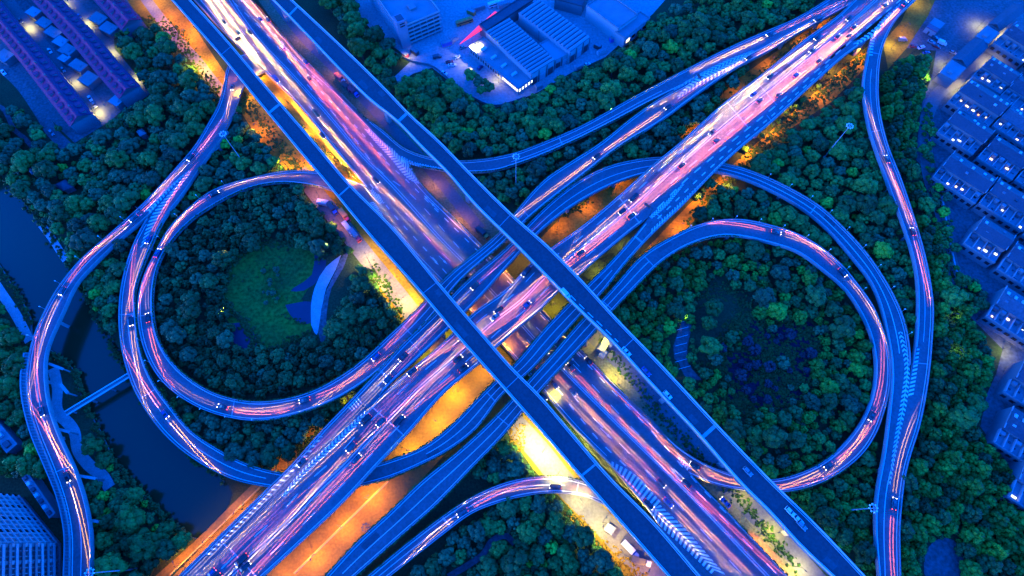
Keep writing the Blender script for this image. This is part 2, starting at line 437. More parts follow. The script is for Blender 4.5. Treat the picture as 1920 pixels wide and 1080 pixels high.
class Lane:
    """a traced line on a road, for traffic and paint"""
    def __init__(s, road, pts):
        c = catmull(pts, 5); s.X = np.array([P(p[0], p[1], road.z[road.near(p)]) for p in c])
        s.s = np.concatenate([[0], np.cumsum(np.linalg.norm(np.diff(s.X, axis=0), axis=1))]); s.len = s.s[-1]
    def at(s, d):
        f = lambda q: Vector([np.interp(q, s.s, s.X[:, k]) for k in range(3)])
        a, b = f(max(d - .6, 0)), f(min(d + .6, s.len)); return f(d), (b - a).normalized()
# VIADUCTS on top
V1 = build_road('V1', 'viaduct', 'dark tall narrow viaduct crossing from top left to bottom centre above all roads',
    [(322, 0), (410, 100), (480, 185), (552, 272), (630, 365), (685, 432), (781, 540), (850, 622), (930, 712), (1016, 810), (1085, 890), (1155, 970), (1252, 1080)],
    [(357, 0), (425, 75), (480, 140), (527, 195), (590, 268), (655, 345), (730, 420), (827, 536), (905, 627), (960, 690), (1012, 742), (1070, 810), (1145, 897), (1222, 975), (1312, 1080)],
    18.0, ext=(120, 140), cat='viaduct', kind='thing', surf='asphalt_dark', thick=2.0, pier=34, pier_w=2.0, par_h=1.1, single=True,
    lines=[(('L', .75), None, None), (('R', .75), None, None)], joints=[((515, 205), 1.6), ((800, 545), .3), ((650, 352), .8), ((1100, 885), .8), ((415, 105), .3), ((960, 715), .3)], parm='white_paint')
V2 = build_road('V2', 'viaduct', 'dark tall narrow viaduct with white cars crossing from top centre to bottom right',
    [(512, 0), (577, 67), (627, 120), (697, 190), (742, 225), (785, 270), (845, 330), (880, 372), (960, 452), (1046, 540), (1072, 567), (1150, 643), (1225, 725), (1305, 810), (1400, 918), (1440, 957), (1502, 1025), (1560, 1080)],
    [(547, 0), (635, 82), (680, 125), (730, 175), (765, 212), (828, 270), (857, 300), (960, 403), (1032, 467), (1100, 537), (1150, 592), (1230, 675), (1356, 810), (1440, 897), (1540, 995), (1620, 1080)],
    18.0, ext=(120, 140), cat='viaduct', kind='thing', surf='asphalt_dark', thick=2.0, pier=34, pier_w=2.0, par_h=1.1, single=True,
    lines=[(('L', .75), None, None), (('R', .75), None, None), (('L', 1.9), (1070, 556), (1160, 640), (3.2, 2.2), .35)],
    joints=[((553, 18), 1.5), ((760, 215), 1.7), ((1330, 805), 1.4), ((945, 412), .3), ((1180, 645), .3)], parm='white_paint')
# M: main deck, SW to NE
MZ = 11.5
Mm = build_road('M', 'elevated_highway', 'broad elevated highway deck crossing from bottom left to top right below the viaducts',
    [(375, 1080), (450, 1005), (527, 932), (555, 897), (625, 835), (665, 790), (692, 765), (750, 710), (812, 660), (850, 625), (885, 590), (955, 538), (995, 495), (1032, 467), (1085, 430), (1167, 362), (1230, 305), (1275, 268), (1350, 200), (1440, 131), (1502, 80), (1580, 22), (1602, 0)],
    [(495, 1080), (580, 1002), (635, 950), (710, 870), (767, 810), (837, 732), (900, 680), (960, 624), (1017, 577), (1045, 548), (1080, 520), (1135, 472), (1180, 435), (1220, 404), (1285, 340), (1350, 285), (1440, 212), (1527, 138), (1600, 75), (1640, 42), (1690, 0)],
    MZ, ext=(110, 120), pier=32, pier_w=1.5, rx=3,
    skip=[('L', (400, 1100), (725, 790)), ('R', (1170, 425), (1680, 0)), ('R', (1500, 100), (1800, -120)), ('L', (300, 1200), (440, 1040))],
    lines=[(('L', .9), (700, 800), None), (('R', .9), None, (1190, 400)), (.46, None, None, None, .22), (.52, None, None, None, .22),
           (.23, None, None, (6, 9)), (.75, None, None, (6, 9)), (.98, (1220, 380), None, (5, 5), .5)],
    joints=[((1175, 385), .5), ((715, 775), .5), ((1385, 215), .5), ((450, 1050), .5), ((1590, 40), .5), ((1440, 175), .3)])
# B: carriageway that leaves M, dives under it and becomes the right outer ramp
B = build_road('B', 'ramp_road', 'slip road leaving the crossing deck, diving under it and curving down the right side',
    [(337, 1080), (480, 938), (552, 867), (600, 812), (650, 760), (672, 737), (705, 702), (755, 647), (815, 590), (870, 533), (960, 455), (992, 420), (1045, 370), (1090, 337), (1135, 315), (1185, 302), (1235, 296), (1295, 298), (1355, 307), (1395, 317), (1440, 334), (1477, 352), (1540, 390), (1585, 432), (1620, 470), (1655, 520), (1680, 565), (1694, 600), (1702, 635), (1706, 675), (1700, 745), (1690, 805), (1677, 872), (1667, 915), (1662, 970), (1664, 1080)],
    [(375, 1080), (450, 1005), (527, 932), (555, 897), (625, 835), (665, 790), (692, 765), (730, 722), (780, 675), (835, 622), (905, 552), (960, 490), (1017, 430), (1060, 395), (1100, 370), (1140, 349), (1185, 332), (1235, 320), (1295, 318), (1345, 323), (1375, 330), (1410, 342), (1440, 356), (1477, 375), (1522, 405), (1560, 440), (1600, 487), (1630, 525), (1652, 577), (1662, 622), (1670, 665), (1672, 715), (1667, 765), (1662, 810), (1655, 860), (1645, 910), (1640, 960), (1641, 1010), (1647, 1080)],
    [((356, 1080), MZ), ((680, 760), MZ), ((900, 540), 9.8), ((1080, 355), 7.6), ((1290, 308), 5.8), ((1400, 330), 6.2), ((1690, 690), 7.0), ((1650, 1080), 7)],
    ext=(110, 110), pier=30, pier_w=1.3,
    skip=[('R', (300, 1200), (700, 742)), ('L', (1704, 690), (1660, 1200))], hedge=('L',), hskip=[('L', (300, 1200), (660, 770)), ('L', (1220, 300), (1330, 315)), ('L', (1690, 640), (1660, 1200))],
    lines=[(('L', .9), None, None), (('R', .9), (720, 735), None), (('L', 4.2), (700, 720), (960, 470), None, .2), (.55, (990, 430), (1260, 308), None, .2), (.52, (1330, 310), (1700, 660), None, .3)],
    joints=[((733, 712), .9), ((770, 640), .3), ((985, 425), .4), ((1530, 390), .5), ((430, 1030), .4)])
# A: NE feeder, over the centre, round the left loop and down onto N
A = build_road('A', 'ramp_road', 'ramp from top right over the centre, curling around the left loop of dark conifers',
    [(1572, 3), (1540, 25), (1470, 65), (1410, 97), (1360, 122), (1297, 153), (1235, 187), (1185, 222), (1125, 270), (1067, 307), (1022, 337), (982, 380), (940, 432), (827, 530), (787, 577), (730, 630), (680, 677), (630, 712), (580, 737), (530, 750), (475, 754), (435, 748), (400, 737), (362, 715), (320, 677), (295, 632), (287, 590), (287, 540), (297, 495), (327, 445), (362, 410), (405, 382), (442, 362), (480, 349), (530, 342), (567, 345), (615, 354), (660, 375), (700, 407), (732, 425)],
    [(1582, 16), (1552, 32), (1497, 62), (1440, 97), (1385, 125), (1310, 175), (1235, 230), (1165, 272), (1090, 330), (1042, 367), (990, 410), (950, 450), (855, 535), (815, 587), (750, 657), (705, 700), (655, 735), (605, 760), (555, 777), (480, 789), (425, 782), (385, 770), (350, 752), (300, 710), (270, 652), (260, 602), (261, 552), (265, 535), (275, 507), (292, 475), (315, 432), (350, 395), (400, 357), (445, 341), (480, 333), (517, 324), (555, 321), (590, 322), (635, 330), (682, 346)],
    [((1577, 9), 8), ((1290, 165), 8.5), ((965, 420), 10.2), ((840, 550), 10.2), ((660, 705), 9), ((480, 770), 7.6), ((270, 600), 6), ((380, 385), 4.4), ((560, 333), 3.2), ((705, 386), 2.98)],
    ext=(110, 0), pier=28, pier_w=1.3, skip=[('L', (1800, -100), (1290, 160)), ('L', (655, 350), (710, 390)), ('R', (655, 340), (710, 390))],
    hedge=('L', 'R'), hskip=[('L', (1800, -100), (1240, 195)), ('L', (640, 345), (710, 390)), ('R', (640, 345), (710, 390)), ('R', (1800, -100), (1200, 235)), ('R', (470, 770), (310, 450))],
    lines=[(('L', .9), None, None), (('R', .9), None, None), (.5, (990, 405), (740, 645), None, .22)], joints=[((990, 400), .4), ((768, 622), .4), ((437, 765), .4), ((268, 590), .4)])
# K: outer NE ramp from N
K = build_road('K', 'ramp_road', 'ramp leaving the highway and sweeping past the woods to the top right corner',
    [(640, 176), (680, 217), (730, 255), (750, 275), (790, 292), (830, 301), (870, 303), (905, 300), (960, 290), (1015, 270), (1085, 240), (1185, 185), (1285, 132), (1385, 82), (1440, 58), (1490, 37), (1540, 7), (1556, -3)],
    [(641, 178), (690, 229), (730, 271), (760, 303), (790, 312), (827, 319), (890, 323), (930, 320), (960, 311), (1010, 293), (1080, 262), (1160, 222), (1210, 195), (1260, 170), (1297, 153), (1360, 122), (1410, 97), (1470, 65), (1540, 25), (1572, 3)],
    [((640, 177), 2.98), ((755, 290), 3.0), ((960, 300), 5.2), ((1290, 142), 8.4), ((1560, 0), 8)],
    ext=(0, 110), pier=30, pier_w=1.2, skip=[('R', (600, 160), (752, 285)), ('R', (1260, 155), (1900, -100))], hedge=('L', 'R'), hskip=[('R', (600, 160), (790, 300)), ('R', (1230, 170), (1900, -100)), ('L', (600, 160), (660, 200))],
    lines=[(('L', .9), (680, 220), None), (('R', .9), (780, 300), (1270, 155)), (.62, (960, 300), (1240, 165), None, .2), (.5, (1300, 140), None, (5, 9))], joints=[((1052, 262), .5)])
# G: left middle ramp that dives under M, crosses the centre and climbs onto M
G = build_road('G', 'ramp_road', 'ramp from the left fork passing under the crossing deck then climbing along its right side',
    [(420, 245), (390, 285), (352, 322), (312, 365), (277, 410), (255, 450), (240, 490), (229, 535), (224, 590), (227, 640), (237, 687), (252, 730), (275, 770), (305, 810), (345, 847), (400, 882), (440, 900), (495, 912), (560, 920), (620, 920), (672, 912), (742, 892), (792, 870), (837, 847), (890, 808), (947, 735), (985, 705), (1040, 645), (1090, 590), (1130, 548), (1172, 495), (1217, 445), (1285, 380), (1335, 327), (1385, 280), (1440, 235), (1527, 155), (1600, 92), (1632, 71), (1655, 35), (1692, 0)],
    [(428, 247), (402, 277), (375, 317), (345, 362), (305, 415), (282, 465), (264, 510), (254, 540), (255, 590), (260, 640), (272, 685), (290, 722), (320, 762), (360, 810), (400, 837), (445, 862), (480, 876), (522, 886), (575, 892), (640, 887), (710, 870), (750, 857), (792, 840), (840, 805), (892, 752), (927, 717), (967, 682), (1017, 622), (1070, 567), (1102, 535), (1152, 485), (1180, 453), (1220, 404), (1285, 340), (1350, 285), (1440, 212), (1527, 138), (1600, 75), (1632, 70), (1654, 34), (1690, 0)],
    [((424, 246), 6.5), ((290, 412), 6.5), ((250, 640), 6.2), ((480, 893), 5.4), ((690, 890), 5.6), ((860, 812), 7.6), ((975, 692), 9.9), ((1110, 550), 10.3), ((1215, 427), MZ), ((1640, 70), MZ), ((1690, 0), MZ)],
    pier=30, pier_w=1.3, skip=[('L', (424, 246), (285, 405)), ('R', (1190, 440), (1700, 0)), ('L', (1605, 90), (1700, 0))], hedge=('L', 'R'), hskip=[('L', (424, 246), (230, 590)), ('L', (230, 580), (520, 905)), ('R', (424, 246), (300, 415)), ('R', (1160, 480), (1700, 0)), ('L', (1180, 470), (1700, 0))],
    lines=[(('L', .9), (280, 420), (1610, 80)), (('R', .9), None, (1210, 420)), (.5, (800, 855), (1150, 510), None, .22), (.5, (225, 600), (500, 895), None, .22), (.5, (1235, 410), (1560, 120), (3, 4), .45)],
    joints=[((918, 745), .4), ((1195, 448), .9), ((1240, 410), .5), ((248, 590), .5), ((280, 735), .4), ((1440, 222), .4)])
# F: from bottom, parallel to G, round the right loop, down onto N
F = build_road('F', 'ramp_road', 'ramp from the bottom centre curling around the wooded right loop to the highway',
    [(612, 1080), (670, 1017), (730, 962), (792, 902), (850, 855), (895, 815), (945, 765), (990, 715), (1040, 660), (1090, 602), (1125, 567), (1150, 540), (1210, 475), (1260, 445), (1310, 422), (1360, 412), (1400, 413), (1440, 422), (1490, 437), (1540, 465), (1580, 500), (1612, 540), (1634, 570), (1652, 612), (1665, 652), (1669, 695), (1665, 740), (1655, 777), (1643, 810), (1620, 847), (1580, 882), (1527, 910), (1485, 921), (1440, 924), (1400, 920), (1355, 912), (1310, 897), (1290, 887)],
    [(670, 1077), (712, 1040), (755, 1002), (812, 952), (890, 872), (945, 815), (975, 778), (1010, 737), (1060, 682), (1120, 617), (1145, 587), (1195, 535), (1247, 485), (1310, 452), (1350, 442), (1400, 445), (1440, 455), (1500, 475), (1540, 505), (1585, 543), (1610, 580), (1630, 622), (1640, 665), (1640, 715), (1632, 752), (1618, 785), (1601, 810), (1580, 835), (1545, 865), (1500, 887), (1455, 899), (1420, 899), (1382, 892), (1335, 877), (1297, 857), (1260, 830), (1240, 810)],
    [((640, 1080), 7.5), ((930, 785), 9.5), ((1000, 710), 10), ((1130, 575), 10.2), ((1380, 428), 8.4), ((1655, 690), 6.2), ((1500, 905), 4.6), ((1330, 890), 3.1), ((1265, 848), 2.97)],
    ext=(110, 0), pier=28, pier_w=1.3, skip=[('L', (1330, 890), (1200, 800)), ('R', (1250, 845), (1200, 800))], hedge=('L', 'R'), hskip=[('L', (1270, 840), (1470, 915)), ('R', (1240, 830), (1470, 915)), ('L', (1300, 435), (1600, 880)), ('R', (1400, 430), (1600, 880))],
    lines=[(('L', .9), None, None), (('R', .9), None, None), (.5, (640, 1075), (1220, 490), None, .22)], joints=[((1140, 575), .4), ((955, 800), .4), ((1215, 487), .4)])
# O: left outer ramp, from N under V1 down the left side
O = build_road('O', 'ramp_road', 'outermost ramp sweeping down the left side over the canal beside the tower',
    [(485, 95), (455, 100), (435, 112), (425, 130), (421, 162), (410, 200), (387, 240), (370, 270), (332, 315), (262, 390), (212, 435), (150, 490), (110, 540), (82, 590), (62, 640), (53, 685), (51, 715), (55, 760), (70, 810), (95, 872), (118, 935), (130, 990), (131, 1080)],
    [(505, 130), (480, 138), (460, 150), (450, 175), (440, 207), (422, 245), (390, 285), (352, 322), (312, 365), (277, 407), (237, 440), (187, 487), (140, 540), (120, 585), (100, 627), (87, 665), (86, 702), (92, 755), (110, 810), (142, 880), (162, 942), (172, 1000), (172, 1080)],
    [((490, 112), 3.0), ((450, 125), 3.4), ((420, 215), 6.3), ((295, 385), 6.5), ((75, 640), 8), ((150, 1080), 8.5)],
    ext=(0, 110), pier=28, pier_w=1.2, skip=[('L', (495, 112), (440, 120)), ('R', (495, 112), (284, 396))],
    lines=[(('L', .9), None, None), (('R', .9), (300, 390), None), (.5, (424, 190), None, None, .22)], joints=[((290, 390), .4), ((110, 880), .4)])
# S: right outer ramp leaving the top right end of M
S = build_road('S', 'ramp_road', 'outermost ramp descending the right side between the pine wood and the housing estate',
    [(1692, 0), (1655, 36), (1632, 72), (1625, 112), (1617, 150), (1619, 187), (1627, 237), (1637, 270), (1655, 320), (1675, 375), (1697, 435), (1712, 485), (1720, 540), (1720, 590), (1717, 640), (1709, 690), (1700, 745), (1690, 805), (1677, 872), (1667, 915), (1662, 970), (1664, 1080)],
    [(1717, 0), (1680, 37), (1661, 70), (1650, 105), (1646, 150), (1647, 200), (1657, 250), (1664, 275), (1687, 332), (1710, 400), (1727, 455), (1740, 510), (1745, 540), (1749, 577), (1747, 627), (1742, 690), (1735, 740), (1720, 810), (1705, 855), (1695, 897), (1690, 935), (1686, 985), (1687, 1080)],
    [((1704, 0), MZ), ((1640, 90), MZ - .6), ((1645, 270), 9.3), ((1730, 540), 7.4), ((1722, 700), 7.0), ((1675, 1080), 7.0)],
    ext=(110, 110), pier=30, pier_w=1.2, skip=[('L', (1900, -120), (1630, 85)), ('L', (1722, 690), (1670, 1200))],
    lines=[(('L', .9), (1640, 90), (1730, 650)), (('R', .9), None, None), (.5, (1632, 130), (1735, 640), None, .16)], joints=[((1638, 100), .5), ((1650, 245), .3), ((1722, 680), .4)])
# H: ramp from the bottom centre joining N under V1
H = build_road('H', 'ramp_road', 'curved slip road at the bottom centre passing under the left viaduct onto the highway',
    [(690, 1080), (775, 1010), (825, 972), (880, 935), (930, 911), (970, 899), (1010, 894), (1060, 895), (1100, 905), (1150, 928), (1200, 962), (1240, 990), (1290, 1034), (1336, 1078)],
    [(732, 1080), (790, 1034), (840, 995), (885, 962), (930, 944), (970, 933), (1010, 926), (1060, 925), (1110, 935), (1150, 958), (1200, 1000), (1240, 1040), (1280, 1080), (1300, 1100)],
    [((710, 1080), 6.5), ((960, 917), 5.5), ((1170, 960), 3.4), ((1300, 1075), 3.0)],
    ext=(100, 90), pier=30, pier_w=1.2, skip=[('L', (1215, 995), (1420, 1180))], hedge=('L',), hskip=[('L', (1100, 930), (1420, 1180))],
    lines=[(('L', .9), None, (1180, 970)), (('R', .9), None, None), (.5, (700, 1085), (1060, 910), None, .2)], joints=[((838, 980), .8), ((1085, 910), .4)])
ELEV = [V1, V2, Mm, B, A, K, G, F, O, S, H]
# paint on N
nm = MB()
for pts, dash, w in [
    ([(396, -60), (425, -8), (480, 72), (542, 137), (642, 250), (668, 282), (730, 345), (830, 455), (880, 505), (1052, 692), (1172, 812), (1285, 922), (1435, 1079), (1500, 1145)], None, .26),
    ([(402, -60), (431, -8), (486, 72), (547, 137), (647, 250), (673, 282), (736, 345), (836, 455), (886, 505), (1057, 692), (1177, 812), (1290, 922), (1441, 1079), (1506, 1145)], None, .26),
    ([(450, -5), (546, 100), (632, 178), (690, 238), (752, 306), (778, 342), (848, 414), (895, 460), (1018, 590), (1082, 657), (1155, 732), (1235, 812)], None, .26),
    ([(376, 0), (433, 65), (487, 120), (560, 193), (624, 270), (688, 350)], None, .26),
    ([(738, 425), (786, 480), (836, 531), (886, 580), (956, 655), (1023, 732), (1086, 803), (1138, 855)], None, .26),
    ([(418, -15), (505, 70), (590, 175), (650, 240), (712, 320), (765, 360), (830, 430), (880, 487), (1070, 678), (1195, 812), (1305, 920), (1455, 1075)], (5, 7), .28),
    ([(436, -15), (525, 75), (605, 175), (670, 240), (736, 315), (757, 333), (800, 376), (880, 455), (1075, 655), (1150, 735), (1215, 802), (1320, 920), (1410, 1010), (1475, 1078)], (3.2, 4.6), .36),
    ([(1015, 720), (1040, 727), (1075, 768), (1127, 830), (1180, 880)], (3.2, 4.6), .42),
    ([(694, 345), (728, 390), (797, 467), (850, 527)], (3.2, 4.6), .42),
    ([(410, 0), (470, 78), (535, 145), (600, 225), (655, 290), (720, 355), (820, 465), (865, 510), (1035, 690), (1090, 760), (1165, 835), (1270, 945), (1390, 1075)], (6, 9), .24)]:
    b = nline(N, pts, dash, w); nm.add(b.v, b.f)
N.put('lane_marking', nm, [M['paint']])
arrows(N, .82, [(606, 150), (600, 135)], back=True); arrows(N, .9, [(815, 390), (800, 375)], back=True); arrows(N, .7, [(710, 300), (590, 150)], back=True)
arrows(N, .18, [(705, 350), (820, 485)]); arrows(N, .3, [(840, 480), (1120, 830)]); arrows(N, .78, [(1085, 672), (1265, 885)], back=True)
# hatched gores
hatch(N, [(682, 240), (700, 262), (735, 300), (770, 338), (787, 345)], [(690, 240), (724, 270), (757, 296), (770, 312), (786, 340)], 24, .5, apex=.05)
hatch(K, [(752, 292), (775, 303), (800, 309), (830, 315)], [(752, 304), (775, 310), (800, 315), (830, 320)], 16, .5)
hatch(N, [(690, 355), (712, 383)], [(697, 353), (722, 381)], 9, .45, apex=.1)
hatch(A, [(693, 380), (730, 418)], [(700, 378), (733, 414)], 13, .4)
hatch(N, [(1146, 872), (1186, 920), (1222, 962)], [(1145, 864), (1185, 886), (1240, 942)], 13, .5)
hatch(N, [(1218, 962), (1242, 990), (1290, 1035), (1336, 1078)], [(1236, 945), (1292, 1000), (1325, 1038), (1362, 1080)], 17, .5, apex=-.06)
hatch(F, [(1222, 812), (1262, 850), (1290, 884)], [(1218, 814), (1275, 855), (1300, 882)], 17, .5, apex=-.05)
hatch(K, [(1255, 170), (1300, 145), (1360, 114), (1412, 94)], [(1262, 172), (1300, 150), (1360, 122), (1414, 95)], 22, .42, apex=.035)
hatch(A, [(1268, 182), (1300, 150), (1360, 122), (1412, 96)], [(1270, 186), (1302, 167), (1360, 136), (1414, 97)], 22, .42, apex=.035)
hatch(K, [(1532, 42), (1560, 18), (1590, 5)], [(1540, 40), (1575, 12), (1600, 3)], 12, .42)
hatch(Mm, [(1598, 84), (1640, 52), (1690, 4)], [(1606, 84), (1640, 66), (1684, 14)], 15, .5, apex=.03)
hatch(S, [(1629, 105), (1633, 72), (1650, 40), (1668, 22)], [(1636, 105), (1640, 75), (1655, 45), (1672, 26)], 17, .45)
hatch(O, [(356, 318), (318, 357), (280, 402)], [(350, 322), (306, 360), (268, 398)], 15, .45, apex=-.04)
hatch(G, [(355, 320), (318, 362), (284, 405), (262, 468)], [(360, 322), (324, 368), (294, 412), (268, 462)], 21, .42, apex=.0, skew=-.03)
hatch(B, [(600, 815), (550, 872), (480, 943), (380, 1043)], [(606, 819), (558, 876), (488, 949), (388, 1049)], 26, .3, skew=-.02)
hatch(B, [(652, 765), (672, 742)], [(662, 772), (682, 752)], 5, .35, skew=-.1)
hatch(Mm, [(686, 768), (640, 812), (560, 888), (528, 930)], [(694, 772), (650, 818), (566, 896), (532, 934)], 27, .42, apex=.028)
hatch(G, [(1217, 406), (1240, 386), (1282, 342)], [(1222, 410), (1246, 390), (1284, 344)], 17, .5, apex=-.05)
hatch(G, [(1221, 430), (1290, 366), (1340, 318), (1380, 280)], [(1220, 441), (1288, 376), (1338, 324), (1382, 282)], 34, .42, skew=.0)
hatch(B, [(1684, 622), (1696, 690), (1690, 745), (1676, 830), (1666, 912)], [(1692, 622), (1705, 682), (1702, 745), (1684, 830), (1669, 912)], 34, .42, apex=-.015)
hatch(S, [(1720, 652), (1712, 690), (1702, 745)], [(1724, 654), (1720, 690), (1712, 745)], 12, .45, skew=-.03)
# piers: columns under each deck wherever they stand clear of lower roads
LOW = [(r, r.poly_w()) for r in ELEV + [N]]
def build_piers(r):
    sp, w, th, single = r.pier_spec
    if not sp: return
    for d in np.arange(sp * .4, r.len, sp):
        i = min(int(np.searchsorted(r.s, d)), r.n - 1); z = r.z[i] - th
        if z < 2.5: continue
        c = Vector(r.off(.5, i)); a = Vector((*r.ac[i][:2], 0)).normalized(); half = r.w[i] / 2
        cols = [0] if single or half < 4.2 else [-half * .55, half * .55]
        good = []
        for q in cols:
            p = c + a * q
            ok = all(not (rr is not r and rr.z[rr.near(PX(p))] < r.z[i] - 1 and any(inpoly((p.x + ex, p.y + ey), pl) for ex in (-1.6, 1.6) for ey in (-1.6, 1.6))) for rr, pl in LOW)
            if ok: good.append(p)
        if not good: continue
        mb = MB(); ang = math.atan2(a.y, a.x)
        for p in good:
            mb.box((p.x, p.y, (z - 1.0 - .4) / 2), (w, w * 1.15, z - 1.0 + .4 - .01), ang)
        x0 = (c + a * (-half * .8)); x1 = (c + a * (half * .8))
        if len(good) == len(cols): mb.bar((x0.x, x0.y, z - .5), (x1.x, x1.y, z - .5), 1.5, .98)
        else:
            for p in good: mb.box((p.x, p.y, z - .5), (w * 1.5, w * 1.7, .98), ang)
        r.put('pier', mb, [M['concrete']])
for r in ELEV: build_piers(r)
# ------------------------------------------------------------------ ground, canal
WATER = [(-30, 300), (0, 330), (30, 362), (55, 392), (78, 430), (100, 455), (122, 488), (135, 522), (165, 560), (190, 610), (222, 650), (250, 700), (262, 740), (285, 775), (330, 830), (380, 868), (415, 895), (436, 925), (420, 962), (372, 1010), (345, 1002), (318, 985), (295, 968), (272, 935), (240, 900), (212, 862), (190, 815), (165, 770), (148, 735), (140, 700), (112, 668), (92, 655), (60, 640), (57, 600), (40, 565), (15, 525), (0, 500), (-40, 440)]
Wp = catmull(WATER + [WATER[0]], 14)[:-1]
wat = [P(x, y, 0) for x, y in Wp]
outer = [Vector((-1600, -900, 0)), Vector((1600, -900, 0)), Vector((1600, 2400, 0)), Vector((-1600, 2400, 0))]
tri = tessellate_polygon([outer, wat]); allp = outer + wat
tri = [t if up3(allp, t) else t[::-1] for t in tri]
tag(obj('ground', mesh('ground', allp, tri, [M['grass']])), 'dark grassy ground under the whole interchange', 'ground', kind='structure')
bank = MB(); nW = len(wat)
bank.add([(p.x, p.y, -.0) for p in wat] + [(p.x, p.y, -2.2) for p in wat], [(i, (i + 1) % nW, nW + (i + 1) % nW, nW + i) for i in range(nW)])
tag(obj('canal_bank', bank.me('canal_bank', [M['concrete_dark']])), 'low concrete bank edging the dark canal', 'bank', kind='structure')
cx = sum((p.x for p in wat)) / nW; cy = sum((p.y for p in wat)) / nW
wm = MB(); tw = tessellate_polygon([wat]); tw = [t if up3(wat, t) else t[::-1] for t in tw]
wm.add([(p.x, p.y, -1.3) for p in wat], tw)
tag(obj('canal_water', wm.me('canal_water', [M['water']])), 'dark blue canal water at the left of the interchange', 'water', kind='structure')
CLEAR = [WATER]
PZ = [.004]
def patch(name, label, cat, poly, m, clear=True, smooth=True, zz=None):
    q = catmull(poly + [poly[0]], 16)[:-1] if smooth else poly
    if zz is None: PZ[0] += .005; zz = PZ[0]
    w = [P(x, y, 0) for x, y in q]; t = tessellate_polygon([w]); t = [a if up3(w, a) else a[::-1] for a in t]
    mb = MB(); mb.add([(p.x, p.y, zz) for p in w], t)
    if clear: CLEAR.append(poly)
    return tag(obj(name, mb.me(name, [M[m]])), label, cat, kind='structure')
def path(name, label, cat, pts, wm, m, clear=True, z=None, kind='structure'):
    c = catmull(pts, 8)
    if z is None: PZ[0] += .005; z = PZ[0]
    w = [P(x, y, 0) for x, y in c]; Aq, Bq = [], []
    for i, p in enumerate(w):
        t = (w[min(i + 1, len(w) - 1)] - w[max(i - 1, 0)]).normalized(); n = Vector((-t.y, t.x, 0)); Aq.append(p + n * wm / 2); Bq.append(p - n * wm / 2)
    mb = MB(); strip(mb, Bq, Aq, z)
    mb.f = [f if up3(mb.v, f) else f[::-1] for f in mb.f]
    if clear: CLEAR.append([PX(p) for p in Aq] + [PX(p) for p in Bq[::-1]])
    return tag(obj(name, mb.me(name, [M[m]])), label, cat, kind=kind)
patch('factory_yard', 'grey paved factory yard at the top between the sheds and the trees', 'yard',
      [(640, -60), (665, 20), (700, 60), (752, 98), (770, 115), (735, 148), (738, 160), (775, 138), (810, 127), (842, 152), (880, 182), (930, 201), (960, 193), (1010, 172), (1070, 137), (1135, 107), (1165, 80), (1225, 25), (1300, -60)], 'yard', smooth=False)
patch('estate_pavement', 'blue-grey paved lanes between the purple roofed terraces at the top left', 'pavement',
      [(-140, -80), (262, -80), (250, 35), (212, 55), (215, 90), (275, 178), (240, 197), (205, 228), (140, 268), (110, 240), (0, 115), (-140, 0)], 'court', smooth=False)
patch('estate_pavement', 'blue-grey paved ground of the dense terrace estate along the right edge', 'pavement',
      [(2150, -80), (1740, -80), (1700, 30), (1690, 62), (1700, 90), (1755, 95), (1748, 140), (1730, 190), (1722, 240), (1718, 300), (1745, 330), (1765, 380), (1775, 460), (1790, 522), (1830, 528), (1852, 556), (1815, 590), (1880, 655), (1868, 700), (1850, 740), (1838, 800), (1890, 870), (2150, 1060)], 'court', smooth=False)
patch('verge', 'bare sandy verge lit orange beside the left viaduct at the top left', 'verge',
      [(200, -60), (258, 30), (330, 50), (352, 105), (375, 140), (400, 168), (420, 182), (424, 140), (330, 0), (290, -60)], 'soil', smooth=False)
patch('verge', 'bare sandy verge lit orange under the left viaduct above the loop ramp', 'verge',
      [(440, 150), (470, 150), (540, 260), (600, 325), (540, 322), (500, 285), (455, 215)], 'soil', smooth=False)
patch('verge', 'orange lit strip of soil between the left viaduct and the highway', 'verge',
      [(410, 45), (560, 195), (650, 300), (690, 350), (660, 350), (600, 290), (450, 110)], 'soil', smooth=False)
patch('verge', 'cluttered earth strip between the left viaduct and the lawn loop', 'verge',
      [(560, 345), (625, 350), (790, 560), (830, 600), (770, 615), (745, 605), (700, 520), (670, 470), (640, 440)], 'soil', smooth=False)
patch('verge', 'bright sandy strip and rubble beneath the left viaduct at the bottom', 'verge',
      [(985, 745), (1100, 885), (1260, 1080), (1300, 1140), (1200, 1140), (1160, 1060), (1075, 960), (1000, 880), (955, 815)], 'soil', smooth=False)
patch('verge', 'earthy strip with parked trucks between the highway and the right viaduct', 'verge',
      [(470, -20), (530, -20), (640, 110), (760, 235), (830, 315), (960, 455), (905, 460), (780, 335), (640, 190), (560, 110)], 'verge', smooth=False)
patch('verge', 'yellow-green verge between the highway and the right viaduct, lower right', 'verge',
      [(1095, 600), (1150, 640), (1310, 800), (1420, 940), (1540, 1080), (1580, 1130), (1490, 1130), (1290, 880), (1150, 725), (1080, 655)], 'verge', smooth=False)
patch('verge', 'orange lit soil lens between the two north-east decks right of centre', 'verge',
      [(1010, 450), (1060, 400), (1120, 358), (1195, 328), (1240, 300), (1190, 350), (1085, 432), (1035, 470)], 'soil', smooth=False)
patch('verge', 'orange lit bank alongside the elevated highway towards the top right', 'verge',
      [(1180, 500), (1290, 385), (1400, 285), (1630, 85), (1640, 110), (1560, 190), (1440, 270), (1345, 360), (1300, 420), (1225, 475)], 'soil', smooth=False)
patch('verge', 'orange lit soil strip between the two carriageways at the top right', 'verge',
      [(1270, 262), (1380, 150), (1550, 30), (1580, 20), (1500, 85), (1400, 170), (1300, 260)], 'soil', smooth=False)
